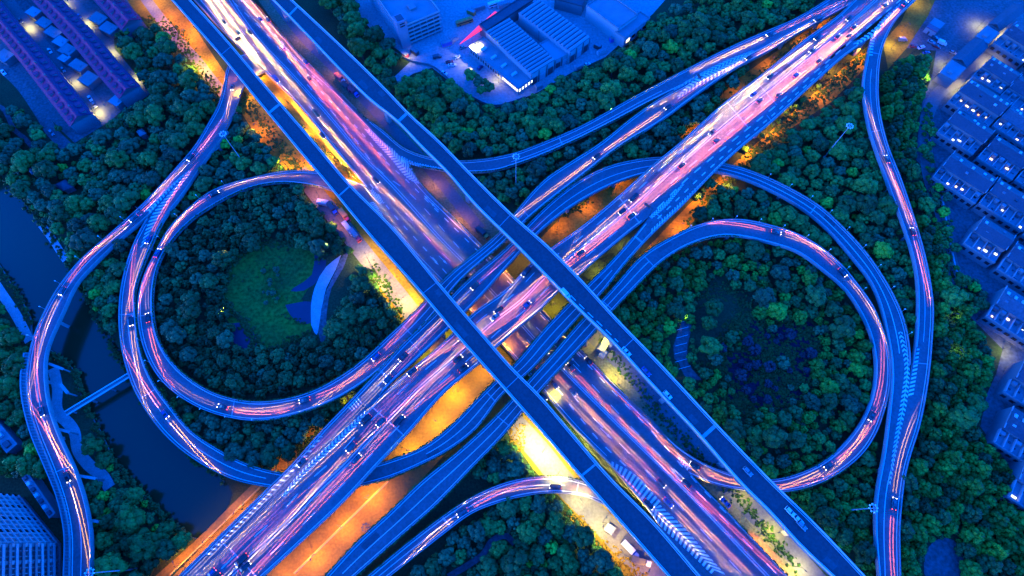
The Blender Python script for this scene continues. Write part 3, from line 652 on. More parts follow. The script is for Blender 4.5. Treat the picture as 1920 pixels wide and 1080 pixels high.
patch('verge', 'dusty roadside ground with parked vehicles at the top right', 'verge',
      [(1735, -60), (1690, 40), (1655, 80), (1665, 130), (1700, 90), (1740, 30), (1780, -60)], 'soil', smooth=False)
# low-level streets
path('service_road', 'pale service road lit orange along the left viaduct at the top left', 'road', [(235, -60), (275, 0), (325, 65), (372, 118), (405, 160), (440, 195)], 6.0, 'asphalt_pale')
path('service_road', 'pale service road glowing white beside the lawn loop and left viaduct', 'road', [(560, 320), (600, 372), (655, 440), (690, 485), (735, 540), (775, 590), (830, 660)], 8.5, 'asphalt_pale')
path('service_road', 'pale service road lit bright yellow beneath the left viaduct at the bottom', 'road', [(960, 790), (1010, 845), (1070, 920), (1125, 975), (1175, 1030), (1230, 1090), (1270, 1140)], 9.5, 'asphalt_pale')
path('service_road', 'grey service road along the right viaduct at the lower right', 'road', [(1110, 625), (1190, 705), (1270, 800), (1370, 915), (1480, 1030), (1560, 1120)], 8, 'asphalt')
path('service_road', 'grey service road along the right viaduct at the top', 'road', [(500, -20), (570, 70), (640, 140), (720, 225), (800, 310), (900, 430)], 6, 'asphalt')
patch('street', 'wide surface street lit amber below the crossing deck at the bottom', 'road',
      [(925, 660), (960, 700), (900, 780), (790, 900), (690, 1000), (590, 1100), (540, 1150), (380, 1150), (480, 1085), (640, 940), (760, 815), (850, 720)], 'amber_lit_tarmac', smooth=False)
path('street', 'surface street lit amber at the left edge of the crossing deck by the canal', 'road', [(300, 1100), (380, 1028), (470, 938), (560, 852), (640, 775)], 9, 'amber_lit_tarmac')
# park things on the ground
patch('lawn', 'smooth green lawn inside the left loop of conifers', 'lawn',
      [(412, 560), (425, 515), (450, 475), (490, 455), (540, 455), (590, 462), (603, 485), (592, 525), (566, 560), (586, 600), (580, 628), (548, 640), (505, 660), (480, 645), (462, 612), (430, 605)], 'lawn')
patch('pond', 'dark blue pond by the crescent plaza inside the left loop', 'pond', [(535, 572), (555, 568), (585, 566), (584, 605), (570, 608), (545, 592)], 'pond')
patch('pond', 'dark planted bed at the top right of the loop lawn', 'pond', [(590, 470), (612, 488), (604, 515), (570, 545), (545, 546), (585, 515)], 'pond')
patch('pond', 'small dark pond at the south edge of the loop lawn', 'pond', [(430, 608), (455, 605), (475, 622), (482, 650), (460, 655), (436, 640)], 'pond')
patch('plaza', 'pale crescent plaza at the right edge of the loop lawn', 'plaza', [(640, 478), (612, 500), (590, 540), (583, 590), (590, 625), (594, 628), (602, 590), (612, 540), (630, 505)], 'paver')
patch('path', 'blue-grey curved path behind the crescent plaza', 'path', [(655, 470), (645, 500), (622, 540), (612, 600), (610, 645), (601, 640), (600, 600), (612, 545), (630, 508), (642, 480)], 'court')
patch('court', 'tiled blue court with white grid lines inside the right loop', 'court', [(1282, 595), (1293, 600), (1289, 650), (1290, 680), (1305, 700), (1316, 712), (1283, 705), (1272, 680), (1264, 672), (1270, 625)], 'court')
patch('plaza', 'round blue paved plaza with small trees at the bottom right', 'plaza', [(1735, 1035), (1750, 1015), (1775, 1008), (1797, 1022), (1808, 1050), (1806, 1095), (1760, 1110), (1732, 1075)], 'court')
path('path', 'narrow winding footpath in the trees at the left edge', 'path', [(-30, 195), (5, 203), (18, 225), (28, 245), (45, 258), (60, 275)], 2.4, 'court')
path('path', 'broad pale path below the terraces at the top left', 'path', [(-40, 80), (0, 122), (40, 160), (75, 210), (100, 250), (125, 275)], 6, 'court')
path('path', 'pale footpath running along the canal bank under the left ramp', 'path', [(100, 690), (108, 725), (110, 775), (130, 795), (140, 810), (145, 840), (165, 870), (195, 895), (206, 915)], 4.6, 'paver')
path('path', 'straight raised bank path at the left edge of the canal', 'path', [(-20, 515), (0, 545), (30, 590), (56, 640)], 4.2, 'paver')
path('path', 'short pale quay along the canal edge at the left', 'path', [(78, 422), (96, 445), (112, 470), (124, 488)], 3.4, 'paver')
path('path', 'thin winding footpath in the wood at the bottom centre', 'path', [(840, 1082), (880, 1058), (905, 1040), (925, 1012), (950, 1005), (965, 1020)], 2.4, 'court')
path('street', 'estate street lit pale yellow along the right terraces', 'road', [(1960, 0), (1900, 55), (1850, 100), (1800, 148), (1760, 175), (1742, 205), (1736, 270), (1742, 330), (1765, 400), (1785, 500), (1800, 540)], 7, 'asphalt_pale', clear=False)
path('street', 'straight lane with white lamps between purple roofed terraces', 'road', [(-30, -60), (30, 20), (92, 98), (150, 162), (205, 228)], 6.5, 'asphalt', clear=False)
path('street', 'straight lane with yellow lamps along the right-hand purple terraces', 'road', [(95, -50), (150, 20), (205, 95), (275, 180)], 6.5, 'asphalt', clear=False)
patch('shrub_bed', 'dark purple low shrub bed in the middle of the right loop', 'shrub bed', [(1385, 600), (1420, 590), (1450, 620), (1480, 600), (1520, 605), (1540, 650), (1515, 690), (1525, 740), (1480, 770), (1430, 760), (1400, 780), (1360, 745), (1375, 700), (1335, 690), (1345, 665), (1400, 660)], 'shrub_ground')
patch('glade', 'dark grassy clearing in the upper part of the right loop', 'glade', [(1310, 560), (1340, 520), (1375, 540), (1420, 570), (1400, 600), (1370, 610), (1350, 660), (1320, 690), (1305, 640)], 'grass')
# orange-lit retaining wall and pavement by the canal
gl = MB()
for (x, y) in ((1287, 602), (1286, 615), (1285, 630), (1283, 645), (1282, 660), (1283, 675), (1290, 688)):
    a, b = P(x - 17, y + 4, 0), P(x + 5, y - 2, 0); gl.bar((a.x, a.y, .14), (b.x, b.y, .14), .18, .01)
tag(obj('court_marking', gl.me('court_marking', [M['paint']])), 'white grid lines painted across the blue court', 'marking', kind='structure')
# ------------------------------------------------------------------ trees
def ico(sub):
    bm = bmesh.new(); bmesh.ops.create_icosphere(bm, subdivisions=sub, radius=1.0)
    v = np.array([q.co[:] for q in bm.verts]); f = np.array([[q.index for q in p.verts] for p in bm.faces]); bm.free(); return v, f
ICO1, ICO2 = ico(1), ico(2)
def lobes_to_arrays(lobes, g, base, cards=0, env=None, card=.3):
    """clumps of foliage: noisy lobes plus loose leaf sprays on their surface"""
    bv, bf = base; V, Fc = [], []; n = 0
    for c, r in lobes:
        j = 1 + g.normal(0, .13, len(bv)); q = bv * j[:, None] * np.array(r)
        V.append(q + c); Fc.append(bf + n); n += len(bv)
    lc = np.array([c for c, _ in lobes]); lr = np.array([r for _, r in lobes])
    if cards:
        k = g.integers(0, len(lobes), cards); d = g.normal(0, 1, (cards, 3)); d[:, 2] = np.abs(d[:, 2]) * .9 - .15; d /= np.linalg.norm(d, axis=1)[:, None]
        p = lc[k] + d * lr[k] * g.uniform(.9, 1.22, (cards, 1))
        t1 = np.cross(d, g.normal(0, 1, (cards, 3))); t1 /= np.linalg.norm(t1, axis=1)[:, None]; t2 = np.cross(d, t1) + d * g.normal(0, .5, (cards, 1))
        s = card * g.uniform(.6, 1.3, (cards, 1))
        q = np.stack([p - t1 * s - t2 * s * .6, p + t1 * s - t2 * s * .5, p + t2 * s * 1.0], 1)
        V.append(q.reshape(-1, 3)); Fc.append(np.arange(cards * 3).reshape(-1, 3) + n); n += cards * 3
    return np.vstack(V), np.vstack(Fc)
def crown_broad(seed, base=ICO1, nl=30, cards=420):
    """unit tree: crown radius 1, ground at 0, crown centre at height 1.35 (scaled later)"""
    g = np.random.default_rng(seed); L = []; sq = g.uniform(.85, 1.15)
    for i in range(nl):
        u = (i + .5) / nl; ph = i * 2.39996 + g.normal(0, .35); el = math.asin(min(1, max(-.25, 1 - 1.25 * u + g.normal(0, .06))))
        rad = g.uniform(.62, .84); r = g.uniform(.22, .40)
        L.append((np.array([math.cos(ph) * math.cos(el) * rad * sq, math.sin(ph) * math.cos(el) * rad / sq, 1.35 + math.sin(el) * rad * .85]), (r, r, r * g.uniform(.7, .95))))
    L.append((np.array([0, 0, 1.2]), (.6, .6, .55)))
    return lobes_to_arrays(L, g, base, cards, card=.085)
def crown_conifer(seed, base=ICO1, tiers=6, cards=330):
    g = np.random.default_rng(seed); L = []
    for t in range(tiers):
        f = t / (tiers - 1); k = max(1, int(round(7 * (1 - f) ** .55)))
        for j in range(k):
            a = 2 * math.pi * (j + g.uniform(-.25, .25)) / k + t * 1.7; rr = .74 * (1 - f ** 1.6) ** .6
            r = g.uniform(.26, .40) * (1 - .2 * f)
            L.append((np.array([math.cos(a) * rr, math.sin(a) * rr, .7 + 1.75 * f + g.normal(0, .06)]), (r * 1.1, r * 1.1, r * .9)))
    L.append((np.array([0, 0, 1.4]), (.5, .5, 1.0)))
    return lobes_to_arrays(L, g, base, cards, card=.08)
def np_mesh(name, V, Fc, mats, midx=None):
    me = bpy.data.meshes.new(name); nv, nf = len(V), len(Fc)
    me.vertices.add(nv); me.vertices.foreach_set('co', V.astype(np.float32).ravel())
    me.loops.add(nf * 3); me.loops.foreach_set('vertex_index', Fc.astype(np.int32).ravel())
    me.polygons.add(nf); me.polygons.foreach_set('loop_start', np.arange(0, nf * 3, 3, dtype=np.int32)); me.polygons.foreach_set('loop_total', np.full(nf, 3, np.int32))
    for m in mats: me.materials.append(m)
    if midx is not None: me.polygons.foreach_set('material_index', midx.astype(np.int32))
    me.update(calc_edges=True); return me
def trunk_me(seed, h, cr):
    g = random.Random(seed); mb = MB(); mb.tube((0, 0, -.05), (0, 0, h * .5), .085, .06, 7); mb.tube((0, 0, h * .5), (.02, 0, h), .06, .02, 6)
    for k in range(5):
        a = k * 1.3 + g.random(); z = h * (.45 + .09 * k); mb.tube((0, 0, z), (math.cos(a) * cr, math.sin(a) * cr, z + .35), .035, .012, 5)
    return mb.me('trunk', [M['bark']])
BV = [crown_broad(100 + i) for i in range(6)]; CV = [crown_conifer(200 + i) for i in range(5)]
BVl = [crown_broad(300 + i, nl=24, cards=130) for i in range(5)]; CVl = [crown_conifer(400 + i, tiers=5, cards=90) for i in range(4)]
TRB, TRC = [trunk_me(i, 1.5, .5) for i in range(3)], [trunk_me(9 + i, 2.9, .28) for i in range(2)]
MEC = {}
def crown_me(kind, i, m):
    k = (kind, i, m)
    if k not in MEC:
        V, Fc = (BV if kind == 'b' else CV)[i]; MEC[k] = np_mesh('crown', V, Fc, [M[m]])
    return MEC[k]

# pixels where no crown may show: carriageways, cleared ground, buildings
GX0, GY0, GS = -240, -160, 4; GW, GH = (1920 + 480) // GS, (1080 + 320) // GS
gx, gy = np.meshgrid(np.arange(GW) * GS + GX0 + 2, np.arange(GH) * GS + GY0 + 2)
def raster(poly):
    x = gx; y = gy; c = np.zeros(x.shape, bool); j = len(poly) - 1
    for i in range(len(poly)):
        (ax, ay), (bx, by) = poly[i], poly[j]
        if ay != by:
            c ^= ((ay > y) != (by > y)) & (x < (bx - ax) * (y - ay) / (by - ay) + ax)
        j = i
    return c
def build_forest(groves, clear_polys):
    roadmask = np.zeros(gx.shape, bool)
    for r in ELEV + [N]:
        p = np.vstack([r.Lp[::2], r.Rp[::-1][::2]]); roadmask |= raster([tuple(q) for q in p])
    clr = np.zeros(gx.shape, bool)
    for p in clear_polys: clr |= raster(p)
    def hit(m, x, y):
        i, j = int((x - GX0) / GS), int((y - GY0) / GS)
        return not (0 <= i < GW and 0 <= j < GH) or m[j, i]
    trees = []; cell = {}
    small = [(g_[0], g_[1], g_[2], (g_[3][0] * .45, g_[3][1] * .55), g_[4] * 1.3, g_[5]) for g_ in groves if g_[4] > .01]
    for gi, (gname, poly, kinds, rad, dens, soft) in enumerate(groves + small):
        under = gi >= len(groves); tight = .66 if under else .76
        xs = [p[0] for p in poly]; ys = [p[1] for p in poly]; inside = raster(poly)
        area = (max(xs) - min(xs)) * (max(ys) - min(ys)); n = int(area * dens)
        for _ in range(n):
            x, y = random.uniform(min(xs), max(xs)), random.uniform(min(ys), max(ys))
            if not hit(inside, x, y): continue
            if not (-150 < x < 2070 and -110 < y < 1190): continue
            kd, mt = random.choices([k[:2] for k in kinds], [k[2] for k in kinds])[0]
            r = (rad[0] + (rad[1] * 1.12 - rad[0]) * random.random() ** 1.3) * (1.0 if kd == 'b' else .66)
            hz = r * 1.4 if kd == 'b' else r * 1.8
            if under and kd == 'c': kd, hz = 'b', r * 1.4
            w = P(x, y, hz); pr = px_per_m(w) * r
            ok = not hit(roadmask, x, y) and (soft == 2 or not hit(clr, x, y))
            if ok:
                for a in range(8):
                    ex, ey = x + math.cos(a * .785) * pr * .8, y + math.sin(a * .785) * pr * .8
                    if hit(roadmask, ex, ey) or (not soft and hit(clr, ex, ey)): ok = False; break
            if not ok: continue
            k = (int(w.x // 6), int(w.y // 6)); bad = False
            for ax in (-1, 0, 1):
                for ay in (-1, 0, 1):
                    for (qx, qy, qr) in cell.get((k[0] + ax, k[1] + ay), ()):
                        if (qx - w.x) ** 2 + (qy - w.y) ** 2 < ((qr + r) * tight) ** 2: bad = True
            if bad: continue
            cell.setdefault(k, []).append((w.x, w.y, r)); trees.append((gname, kd, mt, w.x, w.y, r, pr, x, y))
    return trees
W_DK = [('b', 'leaf_dark', 4), ('b', 'leaf_mid', 3), ('b', 'leaf_blue', 3), ('b', 'leaf_bright', .25)]
W_MD = [('b', 'leaf_mid', 5), ('b', 'leaf_dark', 3), ('b', 'leaf_bright', .5), ('b', 'leaf_blue', 1)]
W_BL = [('b', 'leaf_blue', 5), ('b', 'leaf_dark', 3), ('b', 'leaf_mid', 1.2)]
W_CN = [('c', 'needle', 5), ('c', 'needle_dark', 2), ('b', 'leaf_mid', .8), ('c', 'leaf_bright', .2)]
W_CD = [('c', 'needle_dark', 5), ('b', 'leaf_dark', 3), ('b', 'leaf_blue', 1.5)]
GROVES = [
    ('beyond the left edge', [(-150, 150), (-70, 180), (-70, 330), (-150, 300)], W_DK, (3.2, 5.4), .02, False), ('beyond the bottom edge', [(700, 1100), (1210, 1100), (1230, 1190), (640, 1190)], W_DK, (3, 5), .02, False), ('beyond the right edge', [(1700, 1080), (2060, 1040), (2060, 1190), (1700, 1190)], W_CN, (4, 5.5), .03, False),
    ('in the ring of dark trees inside the left loop', [(480, 345), (600, 352), (640, 430), (660, 470), (600, 470), (520, 440), (440, 470), (405, 560), (430, 620), (500, 665), (600, 635), (680, 500), (735, 560), (745, 610), (660, 690), (560, 735), (440, 740), (330, 680), (290, 600), (290, 520), (340, 440), (420, 380)], W_CD, (2.6, 4.2), .03, True),
    ('in the wood inside the right loop', [(1230, 490), (1330, 450), (1440, 455), (1540, 500), (1640, 640), (1640, 720), (1590, 820), (1500, 890), (1430, 905), (1370, 850), (1250, 720), (1150, 600)], [('b', 'leaf_mid', 3), ('b', 'leaf_dark', 3), ('b', 'leaf_blue', 1.6), ('c', 'needle', 3), ('b', 'leaf_bright', .9)], (2.4, 4.6), .02, False),
    ('among purple shrubs inside the right loop', [(1360, 620), (1480, 600), (1540, 660), (1500, 770), (1400, 770), (1330, 700)], [('b', 'leaf_purple', 5), ('b', 'leaf_blue', 1.5), ('b', 'leaf_mid', .5)], (1.4, 3.0), .0022, 2),
    ('in the pine wood right of the outer ramps', [(1660, 120), (1740, 100), (1740, 250), (1720, 320), (1770, 470), (1790, 540), (1830, 600), (1865, 690), (1840, 800), (1890, 880), (1960, 960), (1990, 1140), (1690, 1140), (1690, 960), (1750, 640), (1740, 500), (1670, 260)], W_CN, (4.0, 5.6), .05, False),
    ('between the two ramps at the right', [(1370, 300), (1480, 190), (1620, 110), (1620, 240), (1710, 500), (1715, 640), (1640, 480), (1500, 350)], W_MD, (2.8, 4.8), .022, False),
    ('between the loop and the outer ramp at the right', [(1330, 340), (1450, 370), (1600, 490), (1660, 620), (1600, 510), (1450, 420), (1330, 412), (1250, 440)], W_MD, (2.4, 4.0), .03, True),
    ('in the strip right of the right viaduct', [(1440, 925), (1560, 910), (1640, 800), (1640, 1140), (1640, 1160), (1600, 1040)], [('c', 'needle', 3), ('b', 'leaf_dark', 3), ('b', 'leaf_mid', 1)], (2.8, 4.2), .03, False),
    ('in the belt of trees below the factory yard', [(590, -40), (650, -40), (755, 110), (722, 150), (740, 166), (812, 130), (842, 154), (880, 186), (930, 204), (960, 197), (1010, 176), (1070, 140), (1150, 110), (1240, 30), (1420, -60), (1560, -60), (1540, 5), (1290, 125), (1090, 235), (960, 285), (840, 285), (690, 130)], W_MD, (3.0, 5.2), .03, True),
    ('in the dark wedge between the north-east ramps', [(880, 330), (1000, 300), (1290, 160), (1330, 180), (1250, 280), (1100, 330), (990, 400), (940, 370)], W_BL, (2.6, 4.2), .022, False),
    ('in the wedge beside the elevated highway', [(1100, 320), (1200, 255), (1400, 125), (1440, 130), (1290, 255), (1180, 300)], W_DK, (2.4, 3.6), .02, True),
    ('in the block of trees beside the purple terraces', [(210, 55), (330, 50), (400, 180), (410, 215), (300, 260), (230, 200), (280, 175)], W_DK, (3.4, 5.4), .028, False),
    ('in the wood between the canal and the left ramps', [(-70, 180), (140, 262), (240, 195), (420, 180), (380, 250), (270, 385), (150, 490), (125, 470), (60, 380), (0, 330), (-70, 300)], W_DK, (3.2, 5.4), .026, False),
    ('in the gap between the left ramps', [(400, 280), (440, 190), (540, 320), (430, 340), (330, 410), (270, 530), (300, 430)], W_DK, (2.4, 4.0), .03, True),
    ('by the canal between the left ramps', [(150, 510), (270, 420), (230, 520), (225, 660), (180, 620), (140, 545)], W_MD, (2.8, 4.6), .03, False),
    ('in the hollow below the left loop', [(290, 720), (420, 790), (560, 785), (690, 725), (560, 850), (520, 880), (420, 850), (330, 770)], W_BL, (2.6, 4.2), .03, True),
    ('on the near canal bank at the bottom left', [(160, 810), (220, 860), (330, 1000), (370, 1020), (300, 1140), (175, 1140), (170, 960)], [('b', 'leaf_mid', 3), ('b', 'leaf_dark', 3), ('b', 'leaf_bright', .6)], (3.2, 5.6), .03, False),
    ('at the left edge by the canal bridge', [(-70, 520), (60, 660), (50, 720), (90, 880), (60, 910), (-70, 850)], W_MD, (3.0, 5.0), .025, False),
    ('in the wood at the bottom centre', [(960, 800), (1000, 860), (1100, 980), (1210, 1090), (1200, 1150), (700, 1150), (850, 1010), (960, 930), (1030, 930), (880, 880)], W_DK, (2.8, 4.8), .028, False),
    ('beside the white lit strip under the left viaduct', [(690, 480), (770, 600), (720, 640), (640, 650), (660, 520)], [('b', 'leaf_mid', 3), ('b', 'leaf_dark', 2)], (2.6, 4.2), .03, True),
    ('in the planting between terraces at the top left', [(30, 200), (110, 260), (-20, 300), (-60, 180)], W_MD, (2.4, 4.0), .025, False),
    ('at the roadside by the red-roofed cabin at the top right', [(1740, 20), (1830, -40), (1800, 60), (1740, 90)], W_MD, (2.6, 4.2), .025, False),
    ('in the triangle beside the right estate wall', [(1762, 385), (1790, 372), (1822, 440), (1796, 475), (1776, 440)], W_DK, (2.4, 3.6), .06, True),
    ('at the bend of the right estate street', [(1792, 520), (1850, 505), (1875, 545), (1840, 575), (1815, 590)], W_DK, (2.6, 4.0), .06, True),
    ('along the right estate street', [(1725, 200), (1745, 190), (1752, 300), (1790, 420), (1800, 520), (1770, 480), (1740, 340)], W_MD, (1.6, 2.8), .012, 2),
    ('in the yards between the purple terraces', [(30, -40), (75, 20), (140, 110), (215, 200), (240, 195), (160, 110), (85, -10)], W_MD, (1.5, 2.6), .02, True),
    ('below the purple terraces by the broad path', [(-30, 60), (130, 240), (120, 262), (-40, 90)], W_MD, (1.8, 3.0), .03, True),
    ('standing alone in the glade of the right loop', [(1310, 560), (1375, 530), (1420, 570), (1400, 600), (1350, 660), (1320, 690)], [('b', 'leaf_bright', 1), ('b', 'leaf_mid', 3)], (3.2, 4.6), .0012, 2),
    ('as small bushes on the loop lawn', [(480, 490), (520, 490), (530, 560), (500, 580)], [('b', 'leaf_blue', 2), ('b', 'leaf_mid', 1)], (.7, 1.5), .006, 2),
    ('at the corner of the factory yard', [(878, 130), (925, 165), (905, 172), (880, 150)], W_DK, (3.0, 3.6), .05, 2),
]
NAMES = {'leaf_mid': 'mid green', 'leaf_dark': 'dark green', 'leaf_blue': 'blue-green', 'leaf_bright': 'bright yellow-green', 'leaf_purple': 'dark purple', 'needle': 'green', 'needle_dark': 'very dark green'}
def plant_all():
    bp = [b for b in BUILT_PX]
    soft_ok = [c for c in CLEAR]
    trees = build_forest(GROVES, soft_ok + bp)
    out = {}
    for kd in 'bc':
        lst = sorted([t for t in trees if t[1] == kd and -10 < t[7] < 1930 and -10 < t[8] < 1090], key=lambda t: -t[6]); out[kd] = lst[:300]
    solo = set(id(t) for l in out.values() for t in l)
    for kd, l in out.items():
        for t in l:
            gname, _, mt, x, y, r, pr, px, py = t
            size = 'large' if r > (4.4 if kd == 'b' else 2.9) else ('small' if r < (3.2 if kd == 'b' else 2.2) else 'medium')
            nm = 'broadleaf_tree' if kd == 'b' else 'conifer_tree'
            lab = f"{size} {NAMES[mt]} {'round-crowned' if kd == 'b' else 'pointed'} tree {gname}"
            lab = ' '.join(lab.split()[:16])
            root = empty(nm, (x, y, 0), random.uniform(0, 6.28), label=lab, cat='tree', group=('broadleaf trees ' if kd == 'b' else 'conifers ') + gname)
            s = (r, r, r * random.uniform(.85, 1.1)); root.scale = s; root.rotation_euler = (random.gauss(0, .06), random.gauss(0, .06), random.uniform(0, 6.28))
            obj('crown', crown_me(kd, random.randrange(6 if kd == 'b' else 5), mt), root)
            obj('trunk', random.choice(TRB if kd == 'b' else TRC), root)
    # the rest of the woods as one mass
    mats = ['leaf_mid', 'leaf_dark', 'leaf_blue', 'leaf_bright', 'leaf_purple', 'needle', 'needle_dark']
    Vs, Fs, Ms = [], [], []; n = 0; cnt = 0
    for t in trees:
        if id(t) in solo: continue
        gname, kd, mt, x, y, r, pr, px, py = t; cnt += 1
        V, Fc = random.choice(BVl if kd == 'b' else CVl); a = random.uniform(0, 6.28); ca, sa = math.cos(a), math.sin(a)
        q = V * np.array([r, r, r * random.uniform(.85, 1.1)]); q = np.stack([q[:, 0] * ca - q[:, 1] * sa + x, q[:, 0] * sa + q[:, 1] * ca + y, q[:, 2]], 1)
        Vs.append(q); Fs.append(Fc + n); Ms.append(np.full(len(Fc), mats.index(mt))); n += len(V)
    if Vs:
        me = np_mesh('woodland', np.vstack(Vs), np.vstack(Fs), [M[m] for m in mats], np.concatenate(Ms))
        tag(obj('woodland', me), 'mass of smaller trees filling the woods around the interchange', 'woodland', kind='stuff')
    print('TREES', len(trees), 'solo', {k: len(v) for k, v in out.items()}, 'rest', cnt, 'faces', sum(len(f) for f in Fs))
    # low undergrowth filling the ground under the woods
    return trees
# ------------------------------------------------------------------ buildings
BUILT_PX = []
def built(poly, h):
    """keep trees off a building: its roof and foot as seen"""
    w = [P(x, y, h) for x, y in poly]; foot = [PX((p.x, p.y, 0)) for p in w]
    BUILT_PX.append(list(poly)); BUILT_PX.append(foot)
    for i in range(len(poly)): BUILT_PX.append([poly[i], poly[(i + 1) % len(poly)], foot[(i + 1) % len(poly)], foot[i]])
    return w
def lerp3(a, b, t): return a + (b - a) * t
def part(root, name, mb, mats, parent=None, **k):
    o = obj(name, mb.me(name, mats), parent or root, **k)
    if parent is None: o.location = -root.location
    return o
class Frame:
    """a building's plan: origin corner and unit vectors u (length), v (depth)"""
    def __init__(s, o, u, v):
        s.o = Vector((o.x, o.y, 0)); s.L = Vector((u.x, u.y, 0)).length; s.u = Vector((u.x, u.y, 0)).normalized()
        s.v = Vector((-s.u.y, s.u.x, 0)); d = Vector((v.x, v.y, 0)).dot(s.v)
        if d < 0: s.v = -s.v; d = -d
        s.D = d; s.rz = math.atan2(s.u.y, s.u.x)
    def p(s, a, b, z): q = s.o + s.u * a + s.v * b; return Vector((q.x, q.y, z))
    def box(s, mb, a0, a1, b0, b1, z0, z1, mi=0):
        mb.prism([s.p(a0, b0, 0), s.p(a1, b0, 0), s.p(a1, b1, 0), s.p(a0, b1, 0)], z0, z1, mi)
def gable(mb, F, a0, a1, b0, b1, z0, z1, ov=.35, mi=0, th=.22):
    """two sloping slabs, ridge along u"""
    bm_ = (b0 + b1) / 2
    for e in (b0 - ov, b1 + ov):
        q = [F.p(a0, e, z0), F.p(a1, e, z0), F.p(a1, bm_, z1), F.p(a0, bm_, z1)]
        if not up3(q, (0, 1, 2)): q = q[::-1]
        mb.add(q + [x - Vector((0, 0, th)) for x in q], [(0, 1, 2, 3), (7, 6, 5, 4), (0, 4, 5, 1), (1, 5, 6, 2), (2, 6, 7, 3), (3, 7, 4, 0)], mi)
def terrace_purple(px0, px1, ridge, eave, wid, label):
    a, b = P(*px0, ridge), P(*px1, ridge); d = Vector((b.x - a.x, b.y - a.y, 0)); n = Vector((d.y, -d.x, 0)).normalized()
    o = a - n * wid / 2
    F = Frame(o, d, n * wid); root = empty('terrace_house', tuple(F.p(F.L / 2, F.D / 2, 0)), label=label, cat='house', group='purple-roofed terraces at the top left')
    wl = MB(); F.box(wl, .15, F.L - .15, 0, F.D, 0, eave)
    for e in (.15, F.L - .15):
        q = [F.p(e, 0, eave), F.p(e, F.D, eave), F.p(e, F.D / 2, ridge - .25)]; wl.add(q, [(0, 1, 2), (2, 1, 0)])
    part(root, 'wall', wl, [M['wall_grey']])
    rf = MB(); gable(rf, F, 0, F.L, 0, F.D, eave, ridge); rf.bar(F.p(0, F.D / 2, ridge + .06), F.p(F.L, F.D / 2, ridge + .06), .55, .3, 0)
    roof = part(root, 'roof', rf, [M['roof_tile']])
    k = max(2, int(F.L / 5.2))
    for sd in (.22, .78):
        for i in range(k):
            ac = (i + .5) * F.L / k; bc = F.D * sd; z = eave + (ridge - eave) * .55
            dm = MB(); F.box(dm, ac - 1.15, ac + 1.15, bc - 1.2, bc + 1.2, z - 1.2, z + .75); F.box(dm, ac - 1.35, ac + 1.35, bc - 1.4, bc + 1.4, z + .752, z + .95, 1)
            part(root, 'dormer', dm, [M['wall_grey'], M['roof_tile']])
            e = -0.04 if sd < .5 else F.D + .04
            w = MB(); F.box(w, ac - .8, ac + .8, min(e, e + .06 * (1 if sd > .5 else -1)), max(e, e + .06 * (1 if sd > .5 else -1)), 4.2, 5.8)
            part(root, 'window', w, [M['win_lit' if random.random() < .08 else 'glass_dark']])
    for i in range(2):
        c = MB(); F.box(c, F.L * (.3 + .4 * i) - .5, F.L * (.3 + .4 * i) + .5, F.D / 2 - .4, F.D / 2 + .4, ridge - .3, ridge + 1.2); part(root, 'chimney', c, [M['wall_brick']])
    built([px0, px1], 0)
    q = [F.p(0, -1, ridge), F.p(F.L, -1, ridge), F.p(F.L, F.D + 1, ridge), F.p(0, F.D + 1, ridge)]; BUILT_PX.append([PX(x) for x in q])
rowA = [(-105, -90), (-50, -25), (0, 37), (54, 101), (100, 160), (145, 218)]; rowB = [(-10, -100), (36, -58), (87, -2), (141, 54), (199, 124), (237, 166)]; rowC = [(160, -48), (204, -2), (241, 38)]
posn = ['top', 'second', 'third', 'fourth', 'last']
for rn, row, where in (('A', rowA, 'of the row nearest the canal woods'), ('B', rowB, 'of the middle row between the two lanes'), ('C', rowC, 'of the short row beside the orange verge')):
    for i in range(len(row) - 1):
        terrace_purple(row[i], row[i + 1], 10.5, 7.4, 12.5, f"purple-roofed terrace block with dormers, {posn[i] if i < len(row) - 2 else 'lowest'} {where}")
for (x, y, l, w, tone) in [(82, 42, 9, 6, 'roof_pale'), (99, 60, 10, 6, 'roof_pale'), (113, 77, 8, 6, 'roof_metal'), (126, 93, 9, 7, 'roof_pale'), (146, 122, 10, 6, 'roof_pale'), (165, 147, 9, 8, 'roof_pale'), (183, 34, 10, 7, 'roof_pale'), (203, 52, 10, 7, 'roof_pale'), (208, 152, 6, 5, 'roof_pale'), (8, 104, 9, 7, 'roof_pale'), (62, 22, 8, 6, 'roof_metal'), (218, 188, 7, 6, 'roof_metal'), (120, 108, 6, 5, 'roof_metal')]:
    p = P(x, y, 3.6); root = empty('outbuilding', (p.x, p.y, 0), -.55, label='small outbuilding with a pale flat roof in the yards between the purple terraces', cat='outbuilding', group='pale outbuildings between the purple terraces')
    b = MB(); b.box((0, 0, 1.7), (l - .4, w - .4, 3.4)); obj('wall', b.me('wall', [M['wall_grey']]), root)
    b = MB(); b.box((0, 0, 3.55), (l, w, .28)); b.box((l * .2, 0, 3.85), (1.2, 1.2, .3)); b.bar((-l / 2, -w / 2, 3.75), (l / 2, -w / 2, 3.75), .2); b.bar((-l / 2, w / 2, 3.75), (l / 2, w / 2, 3.75), .2); obj('roof', b.me('roof', [M[tone]]), root)
    BUILT_PX.append([(x - 12, y - 9), (x + 12, y - 9), (x + 12, y + 9), (x - 12, y + 9)])

